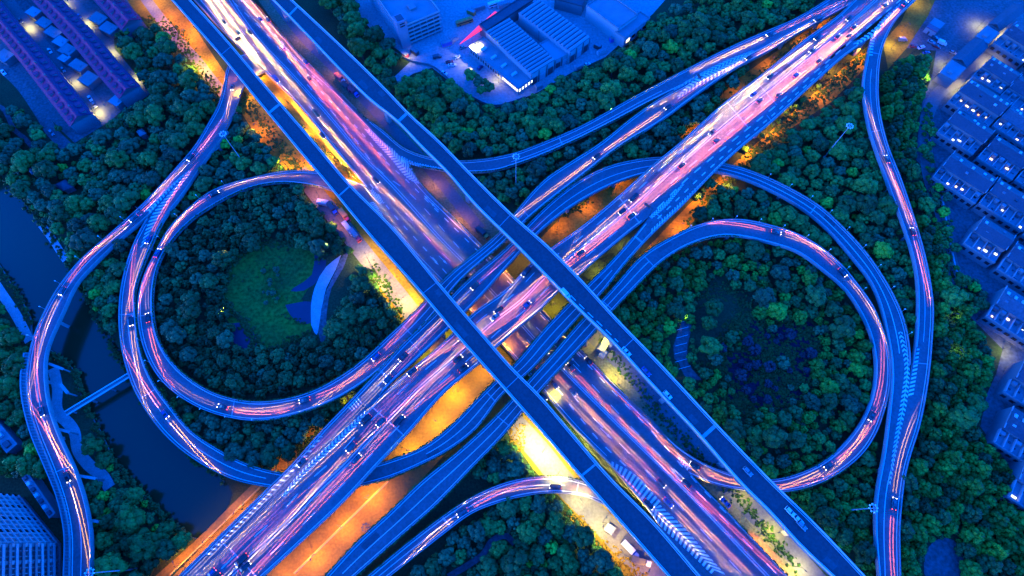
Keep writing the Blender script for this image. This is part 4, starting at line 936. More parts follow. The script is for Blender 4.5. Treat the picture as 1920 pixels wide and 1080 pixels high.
# right-hand estate: terraces with slate roofs, lit rooms along their south-west fronts
ROWS = [((1905, 42), 'first', 2), ((1862, 105), 'second', 3), ((1822, 146), 'third', 4), ((1796, 205), 'fourth', 4), ((1792, 282), 'fifth', 4), ((1843, 408), 'sixth', 3), ((1888, 536), 'seventh', 2), ((1918, 676), 'eighth', 2), ((1903, 760), 'ninth', 2), ((1925, 860), 'tenth', 2)]
def terrace_slate(F, label, seed):
    g = random.Random(seed); root = empty('terrace_house', tuple(F.p(F.L / 2, F.D / 2, 0)), label=label, cat='house', group='slate-roofed terraces of the right-hand estate')
    h = 9.0 + g.uniform(-.8, .9); d1 = F.D * g.uniform(.54, .66); rs = M[g.choice(['roof_slate', 'roof_slate', 'slate_b', 'slate_c'])]
    wl = MB(); F.box(wl, .1, F.L - .1, 0, d1, 0, h - .6); F.box(wl, .1, F.L - .1, d1 + .02, F.D, 0, 5.6); part(root, 'wall', wl, [M['wall_grey']])
    rf = MB(); gable(rf, F, 0, F.L, 0, d1, h - .5, h + 1.4, .3)
    for e in (-.02, F.L - .28): F.box(rf, e, e + .3, -.3, d1 + .2, h - .2, h + .35, 1)
    part(root, 'roof', rf, [rs, M['wall_pale']])
    for i in range(int(F.L / 6)):
        b = MB(); a = F.L * (i + g.uniform(.25, .75)) / int(F.L / 6); c = d1 * g.choice((.25, .72)); F.box(b, a - .7, a + .7, c - .6, c + .6, h - .3, h + g.uniform(.5, 1.0)); part(root, 'rooflight', b, [M[g.choice(['glass_dark', 'roof_pale', 'wall_grey', 'metal'])]])
    tr = MB(); F.box(tr, 0, F.L, d1 + .3, F.D + .2, 5.602, 5.85); F.box(tr, 0, F.L, F.D - .1, F.D + .22, 5.852, 6.6); part(root, 'terrace_deck', tr, [M['roof_pale']])
    k = max(3, int(F.L / 3.3))
    for i in range(k):
        a = (i + .5) * F.L / k
        s = MB(); F.box(s, a - F.L / k * .5, a - F.L / k * .5 + .25, d1 + .3, F.D - .1, 5.851, 7.4); part(root, 'party_wall', s, [M['wall_pale']])
        q = g.random(); m = 'win_white' if q < .15 else ('win_lit' if q < .27 else ('win_orange' if q < .31 else 'glass_dark'))
        w = MB(); sx, sw = a + g.uniform(-1, 1), g.uniform(.35, .95); sy = F.D * g.uniform(.66, .95); F.box(w, sx - sw, sx + sw, sy, sy + g.uniform(.6, 1.0), 5.853, 6.15)
        part(root, 'skylight', w, [M[m]])
        w = MB(); F.box(w, a - 1.0, a + 1.0, F.D + .23, F.D + .3, 2.8, 4.4); part(root, 'window', w, [M['glass_dark']])
        if g.random() < .6:
            b = MB(); F.box(b, a - 1.4, a + .6, d1 + 1.0, d1 + 2.6, 5.853, 7.3 + g.random()); part(root, 'roof_cabin', b, [M[g.choice(['wall_grey', 'roof_pale', 'roof_slate'])]])
        if g.random() < .5:
            b = MB(); F.box(b, a - .6, a + .6, d1 * .3, d1 * .3 + 1.6, h + .3, h + 1.5); part(root, 'solar_heater', b, [M['metal']])
    BUILT_PX.append([PX(F.p(a, b, 9)) for a, b in ((-1, -1), (F.L + 1, -1), (F.L + 1, F.D + 1), (-1, F.D + 1))])
for ri, ((x, y), nm, nb) in enumerate(ROWS):
    a = P(x, y, 9); b = P(x + 100, y + 62, 9); u = (b - a).normalized(); v = P(x - 42, y + 32, 9) - a; v = v.normalized() * 20
    gr_ = random.Random(50 + ri); adv = 0.0
    for i in range(nb + 2):
        blk = gr_.uniform(15, 24); o = a + u * adv - v.normalized() * gr_.uniform(-1.2, 1.2); F = Frame(o, u * blk, v * gr_.uniform(.9, 1.02)); adv += blk + gr_.choice((.6, .8, 2.4))
        q = PX(F.p(0, 0, 9))
        if q[0] > 1990: break
        terrace_slate(F, f"slate-roofed terrace block with lit back rooms, {['first', 'second', 'third', 'fourth', 'fifth', 'sixth'][i]} along the {nm} row of the right estate", ri * 10 + i)
for q, lab in (([(1787, 108), (1827, 70), (1852, 90), (1812, 127)], 'long dark gabled shop building beside the pale lit estate street'), ([(1855, 43), (1902, 6), (1920, 24), (1877, 56)], 'dark gabled shop building at the top of the estate street'), ([(1763, 134), (1785, 110), (1810, 130), (1790, 152)], 'small blue-roofed shop at the lower end of the shop row'), ([(1830, 66), (1852, 46), (1874, 62), (1852, 84)], 'low flat shop between the two dark gabled shops')):
    w = built(q, 7); F = Frame(w[0], w[1] - w[0], w[3] - w[0]); root = empty('shop_building', tuple(F.p(F.L / 2, F.D / 2, 0)), label=lab, cat='shop')
    b = MB(); F.box(b, .2, F.L - .2, .2, F.D - .2, 0, 6.2); part(root, 'wall', b, [M['wall_grey']])
    b = MB(); flat = 'flat' in lab or 'blue' in lab
    if flat: F.box(b, 0, F.L, 0, F.D, 6.202, 6.6); F.box(b, F.L * .2, F.L * .5, F.D * .3, F.D * .6, 6.602, 7.6)
    else: gable(b, F, 0, F.L, 0, F.D, 6.2, 8.6)
    part(root, 'roof', b, [M['roof_pale' if flat else 'roof_slate']])
    for i in range(3): b = MB(); F.box(b, F.L * (.12 + .3 * i), F.L * (.3 + .3 * i), -.02, .15, .8, 3); part(root, 'shop_window', b, [M['win_lit' if i == 1 else 'glass_dark']])
# cabin with half red half white roof
w = built([(1753, 32), (1773, 43), (1753, 60), (1735, 48)], 4); F = Frame(w[0], w[1] - w[0], w[3] - w[0]); root = empty('cabin', tuple(F.p(F.L / 2, F.D / 2, 0)), label='roadside cabin whose pitched roof is half white, half red', cat='cabin')
b = MB(); F.box(b, .2, F.L - .2, .2, F.D - .2, 0, 3.4); part(root, 'wall', b, [M['wall_pale']])
b = MB(); F.box(b, 0, F.L, 0, F.D * .6, 3.402, 3.75, 0); F.box(b, 0, F.L, F.D * .6 + .01, F.D, 3.402, 3.7, 1); part(root, 'roof', b, [M['roof_pale'], M['red_paint']])
b = MB(); F.box(b, F.L * .4, F.L * .55, F.D - .19, F.D - .1, 0, 2.1); part(root, 'door', b, [M['metal_dark']])
# pavilion roofs in the left wood
for q, lab in (([(100, 347), (122, 336), (140, 350), (118, 358)], 'small dark-roofed pavilion hidden in the left wood'), ([(54, 322), (60, 309), (68, 322), (60, 328)], 'tiny pale peaked hut among trees by the canal'), ([(255, 246), (266, 240), (275, 250), (262, 256)], 'pale flat-roofed hut in the wood below the purple terraces')):
    w = built(q, 3.5); c = sum(w, Vector()) / 4; root = empty('pavilion', (c.x, c.y, 0), label=lab, cat='pavilion'); b = MB()
    pk = Vector((c.x, c.y, 5.2)); b.add([*w, pk], [(0, 1, 4), (1, 2, 4), (2, 3, 4), (3, 0, 4), (3, 2, 1, 0)]); part(root, 'roof', b, [M['roof_slate' if 'dark' in lab else 'roof_pale']])
    b = MB(); b.prism([lerp3(c, x, .8) for x in w], 0, 3.45); part(root, 'wall', b, [M['wall_grey']])

# parking block with banded decks and stair tower
N0, R0, L0 = P(748, 54, 14), P(825, 22, 14), P(655, -24, 14)
F = Frame(N0, R0 - N0, L0 - N0); built([(748, 54), (825, 22), (740, -60), (655, -24)], 14)
root = empty('parking_block', tuple(F.p(F.L / 2, F.D / 2, 0)), label='five-storey parking block with banded open decks and a corner stair tower', cat='car park')
b = MB(); F.box(b, .8, F.L - .8, .8, F.D - .8, 0, 13.2); part(root, 'wall', b, [M['metal_dark']])
b = MB(); F.box(b, 0, F.L, 0, F.D, 13.5, 14.0); F.box(b, F.L * .45, F.L * .6, F.D * .2, F.D * .3, 14.002, 15.2); F.box(b, F.L * .2, F.L * .3, F.D * .55, F.D * .62, 14.002, 15.6); F.box(b, F.L * .7, F.L * .85, F.D * .4, F.D * .46, 14.002, 15); part(root, 'roof', b, [M['roof_pale']])
for k in range(5):
    z = 1.4 + k * 2.65; b = MB()
    F.box(b, 0, F.L, -.3, .35, z, z + .85); F.box(b, -.3, .35, .36, F.D, z, z + .85); F.box(b, .36, F.L - .3, .37, F.D, z - .3, z - .02); part(root, 'parapet_band', b, [M['wall_pale']])
for k in range(7):
    b = MB(); a = F.L * k / 6; F.box(b, max(a - .25, .4), min(a + .25, F.L), .36, .75, 0, 13.49); part(root, 'column', b, [M['concrete']])
b = MB()
for e in ((0, F.L, 0, .3), (0, F.L, F.D - .3, F.D), (0, .3, .31, F.D - .31), (F.L - .3, F.L, .31, F.D - .31)): F.box(b, *e, 14.002, 14.9)
part(root, 'roof_parapet', b, [M['wall_pale']])
b = MB(); F.box(b, -.6, 5.0, -.6, 5.4, 0, 18.0); F.box(b, -.8, 5.2, -.8, 5.6, 18.002, 18.6); F.box(b, .2, 4.2, .2, 4.6, 18.602, 18.9, 1); st = part(root, 'stair_tower', b, [M['wall_mauve'], M['roof_slate']])
for z in (15.4, 17): b = MB(); F.box(b, .8, 3.8, -.66, -.59, z - .6, z + .2); part(root, 'window', b, [M['glass_dark']], parent=st)
# ribbed factory sheds
def shed(q, h, lab, ribs_=0, roofm='roof_metal', wallm='wall_pale', bays=0, name='factory_shed'):
    w = built(q, h); F = Frame(w[0], w[1] - w[0], w[3] - w[0]); root = empty(name, tuple(F.p(F.L / 2, F.D / 2, 0)), label=lab, cat='factory shed')
    b = MB(); F.box(b, .15, F.L - .15, .15, F.D - .15, 0, h - .4); part(root, 'wall', b, [M[wallm]])
    b = MB(); F.box(b, 0, F.L, 0, F.D, h - .39, h)
    for i in range(ribs_):
        c = (i + .5) * F.D / ribs_; r = F.D / ribs_ * .30; n = 6
        pts = [(-r + 2 * r * t / n, .95 * math.sin(math.pi * t / n)) for t in range(n + 1)]
        vs = [F.p(a, c + p[0], h + .003 + p[1]) for a in (.3, F.L - .3) for p in pts]; k = n + 1
        b.add(vs, [(t, t + 1, k + t + 1, k + t) for t in range(n)] + [tuple(range(k)), tuple(range(2 * k - 1, k - 1, -1))])
    for i in range(ribs_ + 1 if ribs_ else 0): c = i * F.D / ribs_; F.box(b, .3, F.L - .3, max(c - .35, .05), min(c + .35, F.D - .05), h + .002, h + .03, 1)
    if not ribs_:
        F.box(b, 0, F.L, 0, .3, h + .002, h + .55); F.box(b, 0, F.L, F.D - .3, F.D, h + .002, h + .55); F.box(b, 0, .3, .31, F.D - .31, h + .002, h + .55); F.box(b, F.L - .3, F.L, .31, F.D - .31, h + .002, h + .55)
    part(root, 'roof', b, [M[roofm], M['metal_dark']])
    for i in range(bays):
        b = MB(); a = F.L * (i + .5) / bays; F.box(b, a - F.L / bays * .32, a + F.L / bays * .32, -.02, .148, .1, h * .55); part(root, 'door', b, [M['metal' if i % 2 else 'metal_dark']])
    for i in range(bays + 1):
        b = MB(); a = F.L * i / max(bays, 1); F.box(b, max(a - .2, .16), min(a + .2, F.L - .16), -.12, .147, 0, h - .4); part(root, 'pilaster', b, [M['metal_dark']])
    return root, F
shed([(996, 140), (1041, 112), (968, 38), (912, 58)], 9, 'left ribbed-roof factory shed behind the lit flat-roofed office', 17, bays=3)
shed([(1069, 98), (1107, 70), (1028, -2), (979, 19)], 9, 'right ribbed-roof factory shed with white end bays', 15, bays=3)
shed([(1041, 114), (1067, 100), (1024, 73), (1010, 83)], 6.5, 'low flat link building between the two ribbed sheds', 0, 'roof_metal', bays=2)
shed([(1010, 60), (1030, 52), (985, 22), (966, 32)], 6.5, 'low flat link roof at the far end between the ribbed sheds', 0, 'roof_metal')
r0, F0 = shed([(972, 167), (1001, 146), (912, 67), (893, 78)], 5.2, 'flat-roofed office strip with a row of lit windows by the yard', 0, 'roof_pale', 'wall_pale')
for i in range(5): b = MB(); a = F0.L * (i + .5) / 5; F0.box(b, a - .55, a + .55, .02, .13, 2.6, 4.2); part(r0, 'window', b, [M['win_white']])
for i in range(9):
    b = MB(); a = F0.D * (.02 + .034 * i); F0.box(b, .02, .13, a, a + .75, 2.4, 4.2); part(r0, 'window', b, [M['win_lit']])
for i in range(12):
    b = MB(); a = F0.D * (.38 + .05 * i); F0.box(b, .02, .13, a, a + 1.0, 2.4, 4.2); part(r0, 'window', b, [M['glass_dark']])
for i in range(4): b = MB(); F0.box(b, F0.L * .3, F0.L * .6, F0.D * (.2 + .2 * i), F0.D * (.2 + .2 * i) + 1.5, 5.203, 6.3); part(r0, 'roof_unit', b, [M['metal']])
shed([(1159, 54), (1196, 27), (1137, -30), (1097, 12)], 10, 'large pale flat-roofed hall at the top right of the factory yard', 0, 'roof_pale', bays=0)
rD, FD = shed([(1172, 72), (1219, 34), (1202, 20), (1160, 54)], 7.5, 'low pale annex along the front of the large hall', 0, 'roof_pale')
for i in range(4): b = MB(); a = FD.L * (.1 + .22 * i); FD.box(b, a, a + 3, .02, .13, 2.6, 4.6); part(rD, 'window', b, [M['win_lit' if i == 0 else 'glass_dark']])
shed([(912, 58), (1000, 0), (992, -12), (905, 42)], 7, 'long dark lean-to roof behind the left ribbed shed', 0, 'roof_slate', 'wall_grey')
shed([(1040, -2), (1092, 12), (1120, -18), (1075, -40)], 7, 'dark flat workshop between the right ribbed shed and the hall', 0, 'roof_slate', 'wall_grey')
# red lit gate canopy in the yard
root = empty('gate_canopy', tuple(P(905, 50, 0)), label='glowing red tapering canopy arm over the factory gate', cat='canopy')
a, b_, c = P(862, 82, 4.5), P(905, 48, 5.5), P(932, 24, 5.5); m_ = MB()
d = (b_ - a).normalized(); n = Vector((-d.y, d.x, 0))
m_.add([a, b_ - n * 1.9, b_ + n * 1.9, a - Vector((0, 0, .4)), b_ - n * 1.9 - Vector((0, 0, .7)), b_ + n * 1.9 - Vector((0, 0, .7))], [(0, 1, 2), (5, 4, 3), (0, 3, 4, 1), (1, 4, 5, 2), (2, 5, 3, 0)]); part(root, 'arm', m_, [M['red_sign']])
m_ = MB(); m_.bar(b_, c, 3.0, .6); part(root, 'fascia', m_, [M['red_sign']])
for q in ((904, 52), (920, 38)): m_ = MB(); p = P(*q, 0); m_.tube((p.x, p.y, 0), (p.x, p.y, 5), .2, .2); part(root, 'post', m_, [M['metal_dark']])
# residential tower leaning into the bottom left corner
K0 = P(117, 1019, 0); A0 = P(45, 930, 0); B0 = P(119, 1160, 0)
u = (A0 - K0); F = Frame(K0, u, Vector((-1, -.5, 0)) * 30); H0 = 57
root = empty('apartment_tower', tuple(F.p(F.L / 2, 12, 0)), label='tall apartment tower with gridded facade cut by the bottom left corner', cat='apartment tower')
poly = [K0, A0, A0 + Vector((-40, -30, 0)), B0 + Vector((-45, 0, 0)), B0]
BUILT_PX.append([PX(p) for p in poly]); BUILT_PX.append([(-60, 880), (45, 930), (118, 1019), (118, 1160), (-60, 1160)])
b = MB(); b.prism([lerp3(sum(poly, Vector()) / 5, p, .985) for p in poly], 0, H0); part(root, 'wall', b, [M['wall_grey']])
fe = (B0 - K0).normalized(); fu = F.u
nE = Vector((fe.y, -fe.x, 0)); nE = nE if nE.x > 0 else -nE
nN = Vector((fu.y, -fu.x, 0)); nN = nN if nN.y > 0 or nN.x > 0 else -nN
LE, LN = (B0 - K0).length, F.L
for k in range(18):
    z = 3 + k * 3.0
    b = MB(); p, q = K0 + nN * .1 + fu * .3, K0 + fu * LN + nN * .1; b.bar((p.x, p.y, z), (q.x, q.y, z), .5, .55)
    for i in range(12):
        s = K0 + fu * (LN * (i + .5) / 12) + nN * .0; b.bar((s.x, s.y, z + .3), (s.x, s.y, z + 2.7), .55, .3)
    part(root, 'facade_grid', b, [M['wall_pale']])
    b = MB(); p, q = K0 + nE * .75 + fe * .2, K0 + fe * LE + nE * .75; b.bar((p.x, p.y, z), (q.x, q.y, z), 1.5, .25); b.bar((p.x + nE.x * .7, p.y + nE.y * .7, z + .62), (q.x + nE.x * .7, q.y + nE.y * .7, z + .62), .12, .95)
    for i in range(14):
        s = K0 + fe * (LE * (i + .3) / 14) + nE * .75; b.bar((s.x, s.y, z + .14), (s.x, s.y, z + 2.6), 1.3 if i % 3 == 0 else .3, .25)
    part(root, 'balcony', b, [M['wall_pale' if k % 2 else 'wall_grey']])
    for i in (2, 5, 8, 11):
        s = K0 + fu * (LN * (i + 1) / 12); b = MB(); b.bar((s.x - fu.x * .9, s.y - fu.y * .9, z + 1.5), (s.x + fu.x * .9, s.y + fu.y * .9, z + 1.5), .12, 1.6); part(root, 'window', b, [M['glass_dark']])
def flatb(q, h, lab, units=4, name='low_building', cat='building'):
    w = built(q, h); F = Frame(w[0], w[1] - w[0], w[3] - w[0]); root = empty(name, tuple(F.p(F.L / 2, F.D / 2, 0)), label=lab, cat=cat)
    b = MB(); F.box(b, .2, F.L - .2, .2, F.D - .2, 0, h - .3); part(root, 'wall', b, [M['wall_grey']])
    b = MB(); F.box(b, 0, F.L, 0, F.D, h - .298, h); part(root, 'roof', b, [M['roof_pale']])
    for i in range(units):
        b = MB(); a = F.L * (i + .25) / units; F.box(b, a, a + F.L / units * .5, F.D * .25, F.D * .7, h + .002, h + 1.0 + .3 * (i % 2)); part(root, 'roof_unit', b, [M['metal' if i % 2 else 'roof_slate']])
    return root
flatb([(40, 896), (92, 972), (107, 963), (54, 889)], 6, 'long narrow low building with roof units beside the outer left ramp', 7)
flatb([(-30, 800), (12, 850), (30, 838), (-8, 785)], 5, 'low blue-roofed building at the left edge above the tower', 3)

# footbridge over the canal
a, b_ = P(126, 776, 3.2), P(246, 703, 3.2); root = empty('footbridge', tuple(lerp3(a, b_, .5) * 1), label='narrow pipe footbridge crossing the dark canal below the left loop', cat='footbridge'); root.location.z = 0
d = (b_ - a).normalized(); n = Vector((-d.y, d.x, 0))
m_ = MB(); m_.bar(a, b_, 1.8, .4); part(root, 'deck', m_, [M['concrete_dark']])
for s in (-1, 1):
    m_ = MB(); m_.bar(a + n * s * 1.0 + Vector((0, 0, .9)), b_ + n * s * 1.0 + Vector((0, 0, .9)), .42, .42)
    for i in range(12): p = lerp3(a, b_, (i + .5) / 12) + n * s * 1.0; m_.bar(p + Vector((0, 0, .2)), p + Vector((0, 0, .7)), .12)
    part(root, 'railing', m_, [M['steel_rail']])
for t in (.06, .35, .65, .94): m_ = MB(); p = lerp3(a, b_, t); m_.tube((p.x, p.y, -2), (p.x, p.y, 3), .45, .4); part(root, 'pier', m_, [M['concrete_dark']])
# walkway with ladder-like rail on the outer left ramp
c1 = catmull([(45, 662), (39, 700), (40, 740), (47, 777), (57, 812), (82, 872), (107, 935), (119, 990), (119, 1085), (119, 1150)], 6)
Wk = [P(x, y, 8.2) for x, y in c1]; root = empty('walkway', (Wk[20].x, Wk[20].y, 0), label='ladder-like service walkway clinging to the outer left ramp', cat='walkway')
c2 = [p + Vector((3.0, 0, 0)) for p in Wk]
m_ = MB(); ribs(m_, Wk, [p + Vector((.35, 0, 0)) for p in Wk], -.3, .5); part(root, 'railing', m_, [M['wall_pale']])
m_ = MB()
for i in range(0, len(Wk) - 1, 1): m_.bar(Wk[i] + Vector((.36, 0, .1)), c2[i] + Vector((0, 0, .1)), .3, .25)
part(root, 'rungs', m_, [M['wall_pale']])
m_ = MB(); ribs(m_, [p + Vector((.36, 0, 0)) for p in Wk], c2, -1.1, -.35); part(root, 'deck', m_, [M['concrete_dark']])
for (x0, y0, x1, y1) in ((147, 892, 179, 897), (172, 976, 198, 980), (92, 682, 118, 692), (111, 805, 130, 810), (113, 720, 127, 737)):
    m_ = MB(); p, q = P(x0, y0, 5.5), P(x1, y1, 5.5); root = empty('crossbeam', (p.x, p.y, 0), label='pale concrete beam jutting from below the outer left ramp towards the canal', cat='beam', group='pale beams beside the outer left ramp')
    m_.bar(p, q, 1.1, .8); part(root, 'beam', m_, [M['wall_pale']]); m_ = MB(); m_.tube((q.x, q.y, -.2), (q.x, q.y, 5.1), .4, .35); part(root, 'pier', m_, [M['concrete_dark']])
# median barrier of the amber street, yard wall
a, b_ = P(552, 1075, 0), P(728, 902, 0); root = empty('median_barrier', tuple(lerp3(a, b_, .5)), label='straight pale median barrier running down the amber lit street', cat='barrier')
m_ = MB(); m_.bar(a + Vector((0, 0, .55)), b_ + Vector((0, 0, .55)), .55, .75); part(root, 'rail', m_, [M['amber_lit_concrete']]); m_ = MB(); m_.bar(a + Vector((0, 0, .085)), b_ + Vector((0, 0, .085)), .9, .17); part(root, 'kerb', m_, [M['concrete']])
yw = catmull([(738, 100), (775, 118), (810, 126), (842, 151), (880, 181), (930, 200), (958, 194), (985, 184)], 6); Yw = [P(x, y, 0) for x, y in yw]
m_ = MB(); ribs(m_, Yw, [p + Vector((0, .35, 0)) for p in Yw], 0, 1.6); tag(obj('yard_wall', m_.me('yard_wall', [M['concrete_dark']])), 'low dark wall curving round the lower edge of the factory yard', 'wall')
cw = catmull([(1760, 372), (1766, 410), (1776, 460), (1785, 505), (1790, 520)], 8); Cw = [P(x, y, 0) for x, y in cw]
m_ = MB(); ribs(m_, Cw, [p + Vector((.8, 0, 0)) for p in Cw], 0, 2.2); tag(obj('boundary_wall', m_.me('boundary_wall', [M['wall_pale']])), 'pale blue boundary wall between the pine wood and the right estate', 'wall')
a, b_ = P(325, 1080, 0), P(500, 908, 0); m_ = MB(); m_.bar(a + Vector((-.5, .5, .6)), b_ + Vector((-.5, .5, .6)), .5, 1.6); tag(obj('canal_parapet', m_.me('canal_parapet', [M['amber_lit_concrete']])), 'low parapet between the orange street and the canal', 'wall')
V1, V2, Mm, B, A, K, G, F, O, S, H = ELEV
# ------------------------------------------------------------------ street furniture
def shared_light(name, typ, col, power, **k):
    l = bpy.data.lights.new(name, typ); l.color = col; l.energy = power
    for a, v in k.items(): setattr(l, a, v)
    return l
LP = .036
SOD = (1, .29, .003); SODW = (1, .43, .010); WARM = (1, .62, .13); PALE = (1, .80, .22); YEL = (1, .80, .03)
def lamp_meshes(h, arm, glow):
    m = MB(); m.tube((0, 0, 0), (0, 0, .5), .16, .15); m.tube((0, 0, .5), (0, 0, h), .1, .06); pole = m.me('pole', [M['metal_dark']])
    m = MB(); m.tube((0, 0, h - .1), (arm * .6, 0, h + .35), .05, .045, 6); m.tube((arm * .6, 0, h + .35), (arm, 0, h + .4), .045, .04, 6); am = m.me('arm', [M['metal_dark']])
    m = MB(); m.box((arm + .35, 0, h + .42), (1.0, .36, .16), 0, 0, .8); m.box((arm + .35, 0, h + .325), (.8, .28, .03), 0, 1); hd = m.me('lamp_head', [M['metal_dark'], M[glow]])
    return pole, am, hd
LM = {}
def street_lamp(px, col, power, label, h=7.0, z=0.0, face=None, glow='lamp_sodium', spread=.25, group=None):
    p = P(px[0], px[1], z); k = (h, glow)
    if k not in LM: LM[k] = lamp_meshes(h, 1.4, glow)
    rz = random.uniform(0, 6.28) if face is None else face
    root = empty('street_lamp', p, rz, label=label, cat='street lamp', group=group)
    for n, me in zip(('pole', 'arm', 'lamp_head'), LM[k]): obj(n, me, root)
    l = shared_light('lamp_light', 'SPOT', col, power * LP, spot_size=R(158), spot_blend=.6, shadow_soft_size=spread)
    o = bpy.data.objects.new('lamp_light', l); C.objects.link(o); o.parent = root; o.location = (1.75, 0, h + .2)
    return root
GL = lambda g: g
for i, (x, y, c, pw, w, h) in enumerate([
    (383, 124, SODW, 36000, 'brightest at the top-left verge', 8), (352, 80, SOD, 18000, 'on the orange verge above the loop ramp', 8), (318, 40, SOD, 18000, 'beside the pale service road', 8), (285, 2, SODW, 12000, 'at the top edge of the orange verge', 8), (415, 165, SOD, 14000, 'beside the start of the outer left ramp', 7), (366, 50, SOD, 16000, 'close under the left viaduct at the top', 8),
    (452, 190, SODW, 14000, 'between the outer ramp and the left viaduct', 7), (490, 245, SOD, 12000, 'under the left viaduct above the dark wood', 7), (538, 312, SODW, 10000, 'just above the left loop ramp', 6), (580, 310, SOD, 12000, 'tucked against the left viaduct', 6),
    (480, 150, SODW, 12000, 'in the strip between viaduct and highway, upper', 5), (525, 195, SODW, 12000, 'in the strip between viaduct and highway, second', 5), (575, 250, SODW, 12000, 'in the strip between viaduct and highway, third', 5), (620, 300, SODW, 12000, 'in the strip between viaduct and highway, fourth', 5), (665, 338, SOD, 12000, 'at the pointed end of the orange strip', 5),
    (600, 372, SOD, 6000, 'by the trucks under the left viaduct', 7), (640, 425, SOD, 3500, 'among parked trucks', 7), (693, 492, WARM, 16000, 'at the top of the white lit road by the lawn', 7), (722, 530, WARM, 18000, 'halfway along the white lit road', 7), (755, 572, WARM, 18000, 'at the lower end of the white lit road', 7), (745, 520, SODW, 9000, 'right of the white lit road', 7), (790, 575, SODW, 9000, 'where the road meets the crossing ramps', 7),
    (995, 815, PALE, 24000, 'at the head of the brilliant strip below the viaduct', 8), (1020, 845, PALE, 34000, 'brightest on the brilliant strip', 8), (1048, 885, PALE, 22000, 'lower on the brilliant strip', 8), (1090, 945, PALE, 14000, 'below the purple slip road', 8), (1130, 980, PALE, 14000, 'beside the rubble strip', 8), (1165, 1035, WARM, 9000, 'at the lower end of the rubble', 8), (1205, 1075, SODW, 6000, 'at the bottom of the rubble strip', 8),
    (858, 735, SODW, 20000, 'on the amber street nearest the left viaduct', 7), (815, 790, SODW, 16000, 'on the amber street, second', 7), (765, 845, SODW, 15000, 'on the amber street above the crossing ramp', 7), (690, 935, SOD, 18200, 'on the amber street below the crossing ramp', 7), (640, 985, SOD, 15399, 'on the amber street beside the barrier', 7), (590, 1040, SOD, 15399, 'on the amber street near the bottom edge', 7), (715, 985, SOD, 6000, 'right of the barrier on the amber street', 7), (540, 1090, SOD, 9000, 'at the bottom edge of the amber street', 7), (780, 880, SOD, 6000, 'between the two curved ramps', 6), (905, 690, SODW, 9000, 'beneath the left viaduct on the amber street', 7),
    (455, 955, SOD, 9000, 'on the orange canal street, upper', 7), (400, 1008, SOD, 8000, 'on the orange canal street, middle', 7), (345, 1060, SOD, 9000, 'on the orange canal street, lower', 7), (520, 890, SOD, 4000, 'under the hatched edge of the crossing deck', 6), (660, 760, SOD, 3500, 'under the slip road by the left loop', 6), (600, 820, SOD, 3000, 'in the dark hollow under the deck edge', 6),
    (830, 625, SODW, 9000, 'in the bright slot between the crossing decks, right', 5), (795, 660, SODW, 10000, 'in the bright slot between the crossing decks, middle', 5), (750, 705, SOD, 5500, 'in the bright slot between the crossing decks, left', 5),
    (985, 480, SOD, 9000, 'in the orange gap just left of the right viaduct', 7), (945, 515, SOD, 5000, 'at the edge of the orange gap by the viaduct', 7), (1035, 575, SODW, 16000, 'in the bright orange gap right of centre', 7), (885, 590, SOD, 4000, 'in the dark gap left of centre', 6), (955, 660, SOD, 7000, 'in the gap below centre', 6),
    (1600, 105, SOD, 14000, 'nearest the top-right gore, on the orange bank', 6), (1562, 138, SOD, 14000, 'second down the orange bank', 6), (1520, 172, SOD, 14000, 'third down the orange bank', 6), (1478, 208, SOD, 14000, 'fourth down the orange bank', 6), (1436, 245, SOD, 14000, 'fifth down the orange bank', 6), (1395, 285, SOD, 14000, 'sixth down the orange bank', 6), (1352, 345, SOD, 9000, 'under the curving right ramp', 6), (1310, 385, SOD, 9000, 'beside the climbing ramp', 6), (1268, 430, SOD, 8000, 'between the climbing ramp and the right loop', 6), (1220, 470, SOD, 2500, 'lowest beside the climbing ramp', 6),
    (1548, 48, SOD, 5000, 'topmost between the two carriageways', 6), (1500, 78, SOD, 4500, 'second between the two carriageways', 6), (1445, 120, SOD, 3500, 'third between the two carriageways', 6), (1380, 180, SOD, 2500, 'fourth between the two carriageways', 6), (1300, 245, SOD, 4000, 'lowest between the two carriageways', 6), (1235, 292, SOD, 3000, 'beside the deck where a ramp dives under', 5),
    (1045, 430, SOD, 4000, 'in the red soil lens, left', 5), (1100, 385, SOD, 3500, 'in the red soil lens, middle', 5), (1160, 345, SOD, 3000, 'in the red soil lens, right', 5), (1125, 515, WARM, 5000, 'in the pale slot between climbing ramp and main deck', 5), (1165, 470, WARM, 3500, 'upper in the pale slot by the climbing ramp', 5),
    (575, 70, SOD, 3500, 'under the right viaduct at the top', 7), (630, 135, SOD, 2600, 'under the right viaduct, second', 7), (700, 205, SOD, 2000, 'under the right viaduct by the trucks', 7), (815, 355, SOD, 3500, 'left of the right viaduct near the gore', 6), (870, 420, SOD, 4500, 'where the highway goes under the crossing decks', 6),
    (1125, 650, YEL, 7000, 'on the yellow verge by the site huts', 6), (1155, 715, YEL, 9000, 'brightest on the yellow verge', 6), (1035, 750, YEL, 6000, 'on the green strip beside the left viaduct', 5), (1085, 825, YEL, 4000, 'lower on the green strip beside the left viaduct', 5), (1390, 930, YEL, 5500, 'below the right loop joining the highway', 6), (1440, 1000, YEL, 10000, 'on the yellow verge at the bottom right', 6), (1490, 1062, PALE, 14000, 'brightest at the bottom right verge', 6),
    (1690, 60, SODW, 3500, 'by the top-right service ground', 7), (1714, 2, PALE, 3000, 'at the top end of the outer right ramp', 7), (1705, 105, SODW, 3000, 'by the parked roadside vehicles', 7)]):
    street_lamp((x, y), c, pw, 'lit sodium street lamp ' + w, h, z=0, group='lit street lamps around the decks', glow='lamp_white' if c in (PALE, WARM) else 'lamp_sodium')
